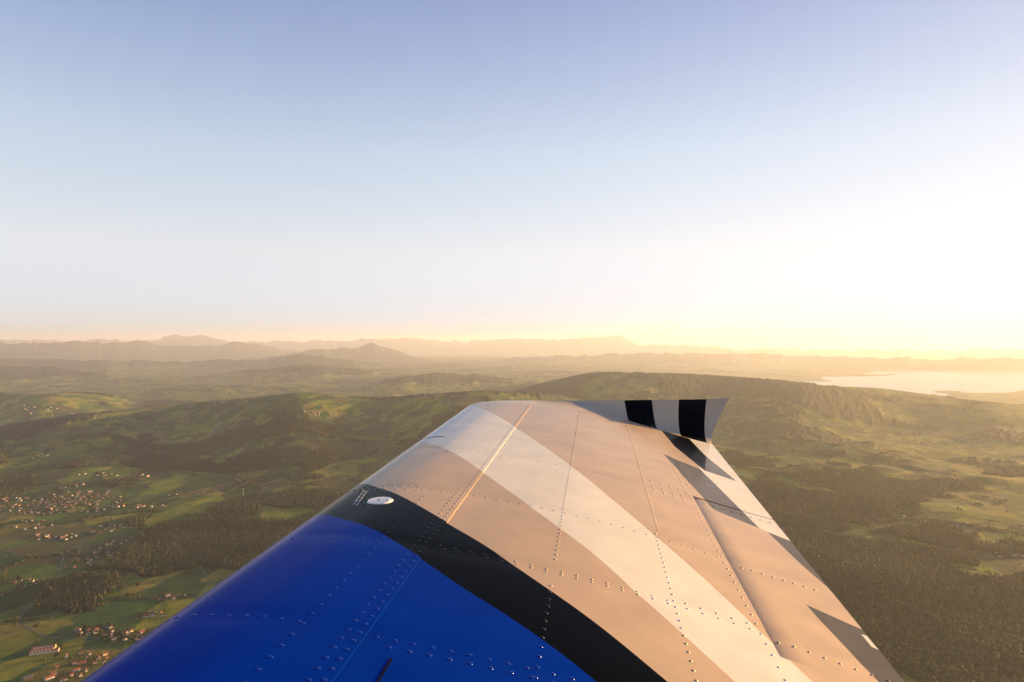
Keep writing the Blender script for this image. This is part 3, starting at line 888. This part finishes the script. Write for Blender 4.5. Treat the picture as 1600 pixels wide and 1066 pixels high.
# ---- paint
def gloss_finish(nt, b):
    """clear varnish: almost no reflection face-on, strong at grazing angles"""
    N = nt.nodes; L = nt.links
    b.inputs["Specular IOR Level"].default_value = 0.0
    out = [n for n in N if n.type == 'OUTPUT_MATERIAL'][0]
    lw = N.new("ShaderNodeLayerWeight"); lw.inputs["Blend"].default_value = 0.5
    p = N.new("ShaderNodeMath"); p.operation = 'POWER'; p.inputs[1].default_value = 8.5
    m = N.new("ShaderNodeMath"); m.operation = 'MULTIPLY_ADD'; m.inputs[1].default_value = 0.95; m.inputs[2].default_value = 0.006
    g = N.new("ShaderNodeBsdfGlossy"); g.inputs["Roughness"].default_value = 0.2
    mx = N.new("ShaderNodeMixShader")
    L.new(lw.outputs["Facing"], p.inputs[0]); L.new(p.outputs[0], m.inputs[0]); L.new(m.outputs[0], mx.inputs[0])
    L.new(b.outputs[0], mx.inputs[1]); L.new(g.outputs[0], mx.inputs[2]); L.new(mx.outputs[0], out.inputs[0])
def wing_paint():
    m = bpy.data.materials.new("striped_wing_paint"); m.use_nodes = True
    nt = m.node_tree; N = nt.nodes; L = nt.links
    b = N["Principled BSDF"]
    tc = N.new("ShaderNodeTexCoord"); tc.object = wing
    sp = N.new("ShaderNodeSeparateXYZ"); L.new(tc.outputs["Object"], sp.inputs[0])
    X, S = sp.outputs[0], sp.outputs[1]
    def math_(op, a, b_=None, c=None):
        n = N.new("ShaderNodeMath"); n.operation = op
        for i, v in enumerate((a, b_, c)):
            if v is None: continue
            if hasattr(v, "links") or hasattr(v, "is_linked"): L.new(v, n.inputs[i])
            else: n.inputs[i].default_value = v
        return n.outputs[0]
    xn = math_('DIVIDE', X, 1.4)
    sn = math_('DIVIDE', math_('ADD', S, 1.0), 3.0)
    def curve(pts):
        n = N.new("ShaderNodeFloatCurve"); c = n.mapping.curves[0]
        pts = [(p[0] / 1.4, (p[1] + 1) / 3) for p in pts]
        while len(c.points) < len(pts): c.points.new(.5, .5)
        for q, p in zip(c.points, pts): q.location = p; q.handle_type = 'AUTO'
        n.mapping.update(); L.new(xn, n.inputs["Value"]); return n.outputs[0]
    B1 = curve([(0,-.19),(.09,-.25),(.2337,-.352),(.3374,-.4445),(.4477,-.548),(.557,-.6379),(.64,-.712),(.7097,-.7798),(.80,-.86),(.93,-.99)])
    B2 = curve([(0,.13),(.0883,.048),(.1688,-.030),(.34,-.199),(.4557,-.310),(.5694,-.4345),(.7164,-.5899),(.8245,-.7176),(.93,-.84),(1.06,-.99)])
    B3 = curve([(0,.80),(.1,.688),(.1984,.5556),(.3378,.3438),(.4595,.1541),(.6012,-.0675),(.7047,-.2228),(.7994,-.3919),(.8729,-.5173),(.9467,-.6454),(1.03,-.79),(1.14,-.99)])
    B4 = curve([(0,1.93),(.0331,1.8676),(.0711,1.7852),(.3451,1.2294),(.50,.90),(.6355,.605),(.76,.315),(.8428,.125),(.9718,-.1753),(1.0641,-.420),(1.1149,-.555),(1.20,-.76),(1.29,-.99)])
    def mix(fac, c0, c1):
        n = N.new("ShaderNodeMix"); n.data_type = 'RGBA'
        L.new(fac, n.inputs[0])
        for i, c in ((6, c0), (7, c1)):
            if isinstance(c, tuple): n.inputs[i].default_value = (*c, 1)
            else: L.new(c, n.inputs[i])
        return n.outputs[2]
    BLUE, BLACK, GREY, WHITE, DARK = (.0003, .028, .31), (.0025, .003, .004), (.54, .41, .285), (.66, .655, .615), (.115, .108, .10)  # GREY is tinted tan to take in the orange flare glow
    c = mix(math_('GREATER_THAN', sn, B1), BLUE, BLACK)
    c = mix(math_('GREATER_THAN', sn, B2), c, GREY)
    c = mix(math_('GREATER_THAN', sn, B3), c, WHITE)
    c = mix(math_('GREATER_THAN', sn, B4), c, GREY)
    cv = N.new("ShaderNodeCombineXYZ"); L.new(X, cv.inputs[0]); L.new(S, cv.inputs[1]); cv.inputs[2].default_value = 1
    def poly(pts, c, colr):
        cxm = sum(p[0] for p in pts) / len(pts); cym = sum(p[1] for p in pts) / len(pts)
        acc = None
        for i in range(len(pts)):
            x0, y0 = pts[i]; x1, y1 = pts[(i + 1) % len(pts)]
            a, b_ = -(y1 - y0), (x1 - x0); d = -(a * x0 + b_ * y0)
            if a * cxm + b_ * cym + d < 0: a, b_, d = -a, -b_, -d
            n = N.new("ShaderNodeVectorMath"); n.operation = 'DOT_PRODUCT'
            L.new(cv.outputs[0], n.inputs[0]); n.inputs[1].default_value = (a, b_, d)
            acc = n.outputs["Value"] if acc is None else math_('MINIMUM', acc, n.outputs["Value"])
        return mix(math_('GREATER_THAN', acc, 0.0), c, colr)
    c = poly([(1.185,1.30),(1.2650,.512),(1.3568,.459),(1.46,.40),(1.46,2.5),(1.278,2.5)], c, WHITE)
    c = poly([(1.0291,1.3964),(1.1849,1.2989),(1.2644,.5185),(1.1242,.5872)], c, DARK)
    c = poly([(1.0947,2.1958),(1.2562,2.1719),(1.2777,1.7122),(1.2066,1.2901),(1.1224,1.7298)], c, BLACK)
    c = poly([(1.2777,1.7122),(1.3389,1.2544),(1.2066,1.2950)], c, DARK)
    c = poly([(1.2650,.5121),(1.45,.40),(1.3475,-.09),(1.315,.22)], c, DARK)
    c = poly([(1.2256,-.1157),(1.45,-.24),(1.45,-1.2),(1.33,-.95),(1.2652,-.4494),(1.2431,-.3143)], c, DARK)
    c = poly([(1.3207,-.208),(1.333,-.208),(1.333,-.275),(1.3207,-.268)], c, WHITE)
    # faint grime
    no = N.new("ShaderNodeTexNoise"); no.inputs["Scale"].default_value = 9; no.inputs["Detail"].default_value = 8
    L.new(tc.outputs["Object"], no.inputs[0])
    gr = N.new("ShaderNodeMapRange"); gr.inputs[1].default_value = .25; gr.inputs[2].default_value = .75; gr.inputs[3].default_value = .89; gr.inputs[4].default_value = 1.05
    L.new(no.outputs[0], gr.inputs[0])
    vm = N.new("ShaderNodeVectorMath"); vm.operation = 'SCALE'; L.new(c, vm.inputs[0]); L.new(gr.outputs[0], vm.inputs["Scale"])
    L.new(vm.outputs[0], b.inputs["Base Color"])
    sc0 = N.new("ShaderNodeSeparateColor"); L.new(c, sc0.inputs[0]); cmp_in = math_('COMPARE', sc0.outputs[0], .54, .04)
    rr = N.new("ShaderNodeMapRange"); rr.inputs[1].default_value = .3; rr.inputs[2].default_value = .7; rr.inputs[3].default_value = .16; rr.inputs[4].default_value = .24
    L.new(no.outputs[0], rr.inputs[0]); L.new(math_("ADD", rr.outputs[0], math_("MULTIPLY", cmp_in, .28)), b.inputs["Roughness"])
    gloss_finish(nt, b)
    sc_ = N.new("ShaderNodeSeparateColor"); L.new(c, sc_.inputs[0])
    cmp_ = math_('COMPARE', sc_.outputs[0], .54, .04)
    L.new(math_('MULTIPLY', cmp_, .3), b.inputs["Metallic"])
    # very slight waviness of the sheet
    n2 = N.new("ShaderNodeTexNoise"); n2.inputs["Scale"].default_value = 5.5; n2.inputs["Detail"].default_value = 1
    L.new(tc.outputs["Object"], n2.inputs[0])
    bp = N.new("ShaderNodeBump"); bp.inputs["Strength"].default_value = 0.55; bp.inputs["Distance"].default_value = 0.004
    L.new(n2.outputs[0], bp.inputs["Height"]); L.new(bp.outputs[0], b.inputs["Normal"]); L.new(bp.outputs[0], b.inputs["Coat Normal"])
    return m
MAT_WING = wing_paint()
MAT_RIVET = MAT_WING.copy(); MAT_RIVET.name = "painted_rivet_heads"
_b = MAT_RIVET.node_tree.nodes["Principled BSDF"]; _b.inputs["Specular IOR Level"].default_value = 0.5; _b.inputs["IOR"].default_value = 1.38
_o = [n for n in MAT_RIVET.node_tree.nodes if n.type == 'OUTPUT_MATERIAL'][0]; MAT_RIVET.node_tree.links.new(_b.outputs[0], _o.inputs[0])
MAT_GAP, _, _ = principled("dark_gap", (.004, .003, .003), 0.8, 0.05)
MAT_BARE, _, _ = principled("bare_aluminium", (.75, .74, .72), 0.3, 0.5, 1.0)

RIBS = (-.785, -.375, .055, .62, 1.215)
def sag(x, s):
    """sheet pulled in slightly along the ribs"""
    z = 0
    for r in RIBS: z = z - 0.0012 * np.exp(-((s - r) / .022) ** 2)
    return z * np.clip(x / .1, 0, 1)

def sheet(name, xs, s0f, s1f, ns, nf, thick=0.0012, label=None, close_back=True):
    """curved metal sheet with thickness; s0f/s1f: span limits as functions of x"""
    xs = np.asarray(xs); q = np.linspace(0, 1, ns)
    S0 = s0f(xs) if callable(s0f) else np.full(xs.shape, s0f); S1 = s1f(xs) if callable(s1f) else np.full(xs.shape, s1f)
    S = S0[None] + (S1 - S0)[None] * q[:, None]; Xg = np.broadcast_to(xs[None], S.shape)
    Z = nf(Xg, S)
    top = np.stack([Xg, S, Z], -1).reshape(-1, 3); bot = top - np.array((0, 0, thick))
    nr, nc = S.shape; n = nr * nc
    F = grid_faces(nr, nc)
    fb = F[:, ::-1] + n
    side = []
    def strip(idx):
        for a, b_ in zip(idx[:-1], idx[1:]): side.append((a, b_, b_ + n, a + n))
    strip([i for i in range(nc)][::-1]); strip([(nr - 1) * nc + i for i in range(nc)])
    strip([i * nc for i in range(nr)]); strip([i * nc + nc - 1 for i in range(nr)][::-1])
    allF = np.concatenate([F, fb, np.array(side)])
    me = mesh_np(name, np.concatenate([top, bot]), allF, [MAT_WING])
    sm = np.zeros(len(allF), bool); sm[:len(F) * 2] = True
    me.polygons.foreach_set("use_smooth", sm)
    # sharp rim so that smooth shading stops at the sheet's edges
    bm = bmesh.new(); bm.from_mesh(me)
    for e in bm.edges:
        if any(not f.smooth for f in e.link_faces): e.smooth = False
    bm.to_mesh(me); bm.free()
    o = obj(name, me, wing)
    if label: o["label"] = label
    return o

def xs_nose():
    a = np.concatenate([np.linspace(-.014, .0, 14), np.linspace(.001, .03, 12), np.linspace(.034, SEAM, 44)])
    return a
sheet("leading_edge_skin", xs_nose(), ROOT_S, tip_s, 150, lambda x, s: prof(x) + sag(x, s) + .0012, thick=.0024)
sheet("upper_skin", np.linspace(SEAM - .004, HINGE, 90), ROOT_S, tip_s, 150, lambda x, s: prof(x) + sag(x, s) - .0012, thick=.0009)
sheet("trailing_skin", np.linspace(HINGE - .012, 1.0, 36) * 0 + np.linspace(HINGE - .012, 1, 36), .705, tip_s, 60, lambda x, s: prof(HINGE - .012 + (x - (HINGE - .012)) / (1 - HINGE + .012) * (te(s) - HINGE + .012)) * 0 + prof(x) - .0028, thick=.004) if False else None
def aft_sheet(name, s0, s1f, ns, nose, step, thick=.006, label=None):
    q = np.linspace(0, 1, 60) ** 1.25; t = np.linspace(0, 1, ns)
    x0 = HINGE - .010
    V = []
    Xg = np.zeros((ns, 60)); Sg = np.zeros((ns, 60))
    for j in range(60):
        xr = x0 + (1.36 - x0) * q[j]
        s1 = float(s1f(xr)) if callable(s1f) else s1f
        Sg[:, j] = s0 + (s1 - s0) * t
    Xg = x0 + (te(Sg) - x0) * q[None]
    Z = prof(np.minimum(Xg, 1.40)) - step
    if nose:
        k = np.clip((Xg - x0) / .070, 0, 1)
        Z = Z - .020 * (1 - np.sqrt(np.clip(1 - (1 - k) ** 2, 0, 1))) 
    rib_dip = 0
    for r in RIBS: rib_dip = rib_dip - .0008 * np.exp(-((Sg - r) / .02) ** 2)
    Z = Z + rib_dip
    top = np.stack([Xg, Sg, Z], -1).reshape(-1, 3); n = len(top)
    th = thick + (.05 - thick) * (1 - q)[None] * np.ones((ns, 1))
    bot = top - np.stack([0 * th, 0 * th, th], -1).reshape(-1, 3)
    F = grid_faces(ns, 60); side = []
    nc, nr = 60, ns
    def strip(idx):
        for a, b_ in zip(idx[:-1], idx[1:]): side.append((a, b_, b_ + n, a + n))
    strip(list(range(nc))[::-1]); strip([(nr - 1) * nc + i for i in range(nc)]); strip([i * nc for i in range(nr)]); strip([i * nc + nc - 1 for i in range(nr)][::-1])
    allF = np.concatenate([F, F[:, ::-1] + n, np.array(side)])
    me = mesh_np(name, np.concatenate([top, bot]), allF, [MAT_WING])
    sm = np.zeros(len(allF), bool); sm[:len(F) * 2] = True; me.polygons.foreach_set("use_smooth", sm)
    bm = bmesh.new(); bm.from_mesh(me)
    for e in bm.edges:
        if any(not f.smooth for f in e.link_faces): e.smooth = False
    bm.to_mesh(me); bm.free()
    o = obj(name, me, wing)
    if label: o["label"] = label
    return o
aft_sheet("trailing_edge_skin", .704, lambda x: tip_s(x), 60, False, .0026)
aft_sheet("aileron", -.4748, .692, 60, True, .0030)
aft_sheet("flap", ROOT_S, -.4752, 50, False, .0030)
# dark channel seen through the gaps
def strip_mesh(name, pts, w, mat, lift=.0006, th=.0008, across=(0, 1, 0)):
    P_ = [Vector(p) for p in pts]; V = []; F = []
    for i, p in enumerate(P_):
        t = (P_[min(i + 1, len(P_) - 1)] - P_[max(i - 1, 0)]).normalized(); a = Vector((0, 0, 1)).cross(t).normalized() * w / 2
        for q in (a, -a):
            V.append(tuple(p + q + Vector((0, 0, lift)))); V.append(tuple(p + q + Vector((0, 0, lift - th))))
    for i in range(len(P_) - 1):
        b0 = i * 4; F += [(b0, b0 + 4, b0 + 6, b0 + 2), (b0 + 1, b0 + 3, b0 + 7, b0 + 5), (b0, b0 + 1, b0 + 5, b0 + 4), (b0 + 2, b0 + 6, b0 + 7, b0 + 3)]
    F += [(0, 2, 3, 1), (len(V) - 4, len(V) - 3, len(V) - 1, len(V) - 2)]
    return obj(name, mesh_np(name, V, F, [mat]), wing)
gx_ = np.linspace(HINGE + .004, 1.355, 16)
strip_mesh("aileron_gap", [(x, .698, prof(x) - .0105) for x in gx_], .012, MAT_GAP, 0, .004)
strip_mesh("skin_slot", [(x, .865, prof(x) + .0012) for x in np.linspace(-.006, .096, 16)], .0075, MAT_GAP, .0008, .001)
strip_mesh("skin_slot", [(.400, s, prof(.400) - .0002) for s in np.linspace(-1.3, -.843, 8)], .0032, MAT_GAP, .0002, .0006)

# lower skin and end caps close the body
def lower_skin():
    xs = np.concatenate([np.linspace(-.014, .04, 16), np.linspace(.06, 1.34, 40)])
    low = np.interp(xs, [-.014, -.012, -.004, .01, .04, .12, .3, .6, .9, 1.345], [-.0262, -.034, -.043, -.052, -.061, -.070, -.075, -.066, -.044, -.009])
    ns = 30; V = []
    for i in range(ns):
        for x, z in zip(xs, low):
            s1 = float(tip_s(x)); s = ROOT_S + (s1 - ROOT_S) * i / (ns - 1); V.append((x, s, z))
    F = grid_faces(ns, len(xs))[:, ::-1]
    obj("lower_skin", mesh_np("lower_skin", V, F, [MAT_WING], smooth=True), wing)
    # root and tip ribs
    for s_f, nm in ((lambda x: ROOT_S, "root_rib"), (lambda x: float(tip_s(x)) - .004, "tip_rib")):
        V = [(x, s_f(x), z) for x, z in zip(xs, low)] + [(x, s_f(x), float(prof(x)) - .004 - (.02 if x > HINGE else 0)) for x in xs]
        n = len(xs); F = [(i, i + 1, n + i + 1, n + i) for i in range(n - 1)]
        obj(nm, mesh_np(nm, V, F, [MAT_WING]), wing)
lower_skin()

# ---- upswept tip
RP = np.array([-.014,.0,.12,.27,.43,.62,.90,1.07,1.21,1.36,1.40])
RIM = np.array([(-.006,1.93,-.012),(.0142,1.98,.0086),(.1166,2.06,.0334),(.2712,2.16,.0541),(.4342,2.24,.0732),(.640,2.32,.0999),(.8682,2.37,.1364),(1.0325,2.40,.1639),(1.1925,2.42,.1920),(1.3469,2.43,.2203),(1.4923,2.44,.2528)])
def tip_material():
    m = bpy.data.materials.new("striped_tip_paint"); m.use_nodes = True
    nt = m.node_tree; N = nt.nodes; L = nt.links; b = N["Principled BSDF"]
    a = N.new("ShaderNodeAttribute"); a.attribute_name = "chord"
    cr = N.new("ShaderNodeValToRGB"); cr.color_ramp.interpolation = 'CONSTANT'
    g = (.50, .42, .33, 1); k = (.004, .0045, .006, 1)  # grey g carries the same warm haze and flare tint
    el = cr.color_ramp.elements
    el[0].position = 0; el[0].color = g; el[1].position = .90 / 1.5; el[1].color = k
    for p, c in ((1.068 / 1.5, g), (1.21 / 1.5, k), (1.36 / 1.5, (.50, .42, .33, 1))):
        e = el.new(p); e.color = c
    dv = N.new("ShaderNodeMath"); dv.operation = 'DIVIDE'; dv.inputs[1].default_value = 1.5
    L.new(a.outputs["Fac"], dv.inputs[0]); L.new(dv.outputs[0], cr.inputs[0]); L.new(cr.outputs[0], b.inputs["Base Color"])
    b.inputs["Roughness"].default_value = .3; gloss_finish(nt, b)
    return m
def wing_tip():
    ps = np.concatenate([np.linspace(-.014, .06, 16), np.linspace(.075, .88, 50), np.linspace(.90, 1.40, 60)])
    nv = 26; P_ = np.zeros((len(ps), nv, 3))
    rim = np.stack([pchip(ps, RP, RIM[:, k]) for k in range(3)], 1)
    for i, p in enumerate(ps):
        xb = min(p, 1.392); step = .0012 if p < SEAM else (-.0012 if p < HINGE else -.0026)
        B = np.array((xb, float(tip_s(p)) , float(prof(p)) + step)); Rm = rim[i]
        hgt = Rm[2] - B[2]
        # the panel leaves the wing tangentially and turns up towards the rim
        c1 = np.array((B[0] + (Rm[0] - B[0]) * .12, B[1] + (Rm[1] - B[1]) * .62, B[2] + hgt * .03))
        c2 = np.array((B[0] + (Rm[0] - B[0]) * .45, Rm[1] - (Rm[1] - B[1]) * .08, B[2] + hgt * .45))
        for j in range(nv):
            t = j / (nv - 1)
            P_[i, j] = (1-t)**3 * B + 3*(1-t)**2*t * c1 + 3*(1-t)*t*t * c2 + t**3 * Rm
    top = P_.reshape(-1, 3); n = len(top)
    # outer face a little outboard and below
    off = np.zeros_like(P_); t = np.linspace(0, 1, nv)[None, :, None]
    w = np.clip((ps + .014) / .2, 0.05, 1)[:, None, None]
    off[..., 1:2] = (.004 + .014 * np.sin(np.pi * np.clip(t * .5 + .0, 0, 1))) * w
    off[..., 2:3] = (-.055 * (1 - t) ** 1.5 - .003) * w
    bot = (P_ + off).reshape(-1, 3)
    F = grid_faces(len(ps), nv)[:, ::-1]
    side = []; nr, nc = len(ps), nv
    def strip(idx):
        for a, b_ in zip(idx[:-1], idx[1:]): side.append((a, a + n, b_ + n, b_))
    strip([i * nc + nc - 1 for i in range(nr)][::-1]); strip([(nr - 1) * nc + i for i in range(nc)]); strip(list(range(nc))[::-1])
    allF = np.concatenate([F, F[:, ::-1] + n, np.array(side)])
    me = mesh_np("wing_tip", np.concatenate([top, bot]), allF, [tip_material()])
    sm = np.zeros(len(allF), bool); sm[:2 * len(F)] = True; me.polygons.foreach_set("use_smooth", sm)
    bm = bmesh.new(); bm.from_mesh(me)
    for e in bm.edges:
        if any(not f.smooth for f in e.link_faces): e.smooth = False
    bm.to_mesh(me); bm.free()
    at = me.attributes.new("chord", 'FLOAT', 'POINT')
    ch = np.repeat(ps, nv); at.data.foreach_set("value", np.concatenate([ch, ch]).astype(np.float32))
    o = obj("wing_tip", me, wing); o["label"] = "upswept grey wing tip with two black stripes"
wing_tip()

# ---- rivets
def rivet_mesh():
    V = [(0, 0, .0016)]; F = []
    rings = [(.0016, .00145), (.0028, .0009), (.0036, -.0004)]; n = 8
    for r, z in rings:
        for k in range(n):
            a = 2 * math.pi * k / n; V.append((r * math.cos(a), r * math.sin(a), z))
    for k in range(n): F.append((0, 1 + k, 1 + (k + 1) % n))
    for i in range(2):
        for k in range(n):
            a, b_ = 1 + i * n + k, 1 + i * n + (k + 1) % n; F.append((a, a + n, b_ + n, b_))
    return V, F
RV, RF = rivet_mesh()
riv_me = mesh_np("rivet", RV, RF, [MAT_RIVET], smooth=True)
def level(x, s):
    if x <= SEAM: return float(prof(x)) + float(sag(x, s)) + .0012
    if x < HINGE: return float(prof(x)) + float(sag(x, s)) - .0012
    z = float(prof(x)) - .0028
    if -.475 < s < .698:
        k = min(max((x - HINGE + .01) / .070, 0), 1); z -= .020 * (1 - math.sqrt(max(0, 1 - (1 - k) ** 2)))
    return z
RIV = []
def row_s(x, s0, s1, step, jit=0): 
    n = int(round(abs(s1 - s0) / step))
    for i in range(n + 1): RIV.append((x, s0 + (s1 - s0) * i / max(n, 1)))
def row_x(s, x0, x1, step, s1=None):
    n = int(round(abs(x1 - x0) / step))
    for i in range(n + 1):
        f_ = i / max(n, 1); RIV.append((x0 + (x1 - x0) * f_, s + ((s1 - s) * f_ if s1 is not None else 0)))
row_s(.3315, -1.7, 1.95, .0285); row_s(.3125, -1.7, .10, .0305)
row_s(.2385, -.79, -.02, .035); row_s(.2385, -1.70, -.83, .035)
row_s(.6150, -1.7, -.46, .032); row_s(.6150, -.31, 1.98, .0305)
row_s(.8740, -1.7, .08, .032); row_s(.884, .12, 2.02, .0305)
row_s(1.0500, -1.2, .68, .045); row_s(1.0455, .70, 2.12, .032)
row_x(-.785, .022, .2295, .0308); row_x(-.787, .3595, .60, .0308); row_x(-.812, .388, .80, .0308); row_x(-.787, .64, .85, .0308)
row_x(-.393, .040, .227, .0315); row_x(-.3565, .362, .60, .0335, -.372); row_x(-.372, .375, .60, .0335, -.386)
row_x(-.373, .633, .86, .0325); row_x(-.388, .633, .86, .0325); row_x(-.360, .90, 1.03, .0325); row_x(-.385, .90, 1.03, .0325)
row_x(.052, .050, .300, .0285); row_x(.068, .365, 1.04, .0315, .045)
row_x(.072, .10, .20, .0285); row_x(.030, .115, .205, .0285)
row_x(.585, .172, .31, .029, .600); row_x(.612, .365, .60, .0320, .628); row_x(.628, .64, .86, .0320, .620)
row_x(.602, .1728, .1728, 1); row_x(.625, .180, .180, 1); row_x(.567, .166, .18, .014)
row_x(1.214, .08, .31, .0320); row_x(1.217, .365, .60, .0335); row_x(1.215, .64, 1.03, .0335)
for k, x in enumerate((.9112, .9474, .9835, 1.0156)):
    s = .722 - .004 * k
    for dy in (0, .018, -.062, -.080, -.110, -.125): RIV.append((x + .002, s + dy))
row_x(1.063, 1.125, 1.30, .0400, 1.035); row_x(1.30, 1.09, 1.16, .03)
row_x(.735, 1.09, 1.33, .034); row_x(.640, 1.10, 1.33, .034)
row_x(.022, 1.10, 1.29, .0275); row_x(-.398, 1.085, 1.29, .0275, -.425)
row_s(1.085, .80, 1.32, .020); row_s(1.072, .80, 2.1, .022)
for x in np.arange(.045, 1.03, .036): RIV.append((float(x), float(tip_s(x)) - .028 - .012 * (int(x / .036) % 2)))
# seam fasteners round the white cap
CAPX, CAPS = .142, -.098
for k in range(10):
    a = 2 * math.pi * k / 10 + .3; RIV.append((CAPX + .047 * math.cos(a), CAPS + .052 * math.sin(a)))
for k in range(7): RIV.append((.012 + .017 * k, .028 - .001 * k))
for k in range(4): RIV.append((.10 + .012 * k, .008 - .010 * k))

def slope(x): return (float(prof(x + .004)) - float(prof(x - .004))) / .008
riv = []
for x, s in RIV:
    z = level(x, s); c = M @ Vector((x, s, z)); riv.append((c.length if c.y > .9 else 99 + c.length, x, s, z))
riv.sort()
for d_, x, s, z in riv[:290]:
    o = bpy.data.objects.new("rivet", riv_me); o.parent = wing; o.location = (x, s, z); o.rotation_euler = (0, -math.atan(slope(max(x, -.009))), 0)
    col.objects.link(o)
V, F = [], []
for d_, x, s, z in riv[290:]:
    a = -math.atan(slope(max(x, -.009))); ca, sa = math.cos(a), math.sin(a); b0 = len(V)
    V += [(x + vx * ca + vz * sa, s + vy, z - vx * sa + vz * ca) for vx, vy, vz in RV]; F += [tuple(b0 + i for i in f) for f in RF]
o = obj("small_rivets", mesh_np("small_rivets", V, F, [MAT_RIVET], smooth=True), wing, kind="stuff")

# ---- round white cap with its bright screw, and small pale lettering beside it
def disc(name, r, h, mat, x, s, parent, seg=32, z_off=0.0, sy=1.0):
    bm = bmesh.new()
    bmesh.ops.create_cone(bm, cap_ends=True, segments=seg, radius1=r, radius2=r * .93, depth=h)
    for v in bm.verts: v.co.y *= sy
    me = bpy.data.meshes.new(name); bm.to_mesh(me); bm.free(); me.materials.append(mat)
    o = obj(name, me, parent); o.location = (x, s, level(x, s) + z_off); o.rotation_euler = (0, -math.atan(slope(x)), 0); return o
MAT_CAP, _, _ = principled("white_cap", (.8, .79, .77), 0.25, 0.5)
MAT_PRINT, _, _ = principled("placard_print", (.30, .31, .33), 0.4, 0.3)
cap = disc("filler_cap", .034, .003, MAT_CAP, CAPX, CAPS, wing, z_off=.001); cap["label"] = "round white cap ringed with screws"
lk = disc("cap_lock", .007, .006, MAT_BARE, CAPX + .020, CAPS - .002, wing, seg=14, z_off=.004)
lk2 = disc("cap_keyhole", .003, .0052, MAT_GAP, CAPX - .004, CAPS, wing, seg=10, z_off=.0012)
for x0, sa, sb, w in ((.060, .020, -.140, .0036), (.072, .004, -.150, .0036)):
    pts = [(x0 + .024 * q, sa + (sb - sa) * q, level(x0 + .024 * q, sa + (sb - sa) * q)) for q in np.linspace(0, 1, 6)]
    # broken strokes, too small to read
    for q in range(5):
        strip_mesh("placard_line", [pts[q], tuple(np.array(pts[q]) * .22 + np.array(pts[q + 1]) * .78)], w, MAT_PRINT, .0004, .0005)

# ------------------------------------------------------------------ haze: closed box of thin air
def haze():
    x = 118000.0; zt = 620.0; zb = -2900.0
    V = [(sx * x, sy * x, z) for z in (zb, zt) for sx, sy in ((-1, -1), (1, -1), (1, 1), (-1, 1))]
    F = [(3, 2, 1, 0), (4, 5, 6, 7), (0, 1, 5, 4), (1, 2, 6, 5), (2, 3, 7, 6), (3, 0, 4, 7)]
    m = bpy.data.materials.new("haze_air"); m.use_nodes = True; nt = m.node_tree; nt.nodes.clear()
    v = nt.nodes.new("ShaderNodeVolumePrincipled"); out = nt.nodes.new("ShaderNodeOutputMaterial")
    v.inputs["Color"].default_value = (*HAZE_COLOR, 1); v.inputs["Density"].default_value = HAZE_DENSITY; v.inputs["Anisotropy"].default_value = HAZE_ANISO
    nt.links.new(v.outputs[0], out.inputs["Volume"])
    obj("haze", mesh_np("haze", V, F, [m]), kind="stuff", label="warm evening haze lying over the valley")
haze()
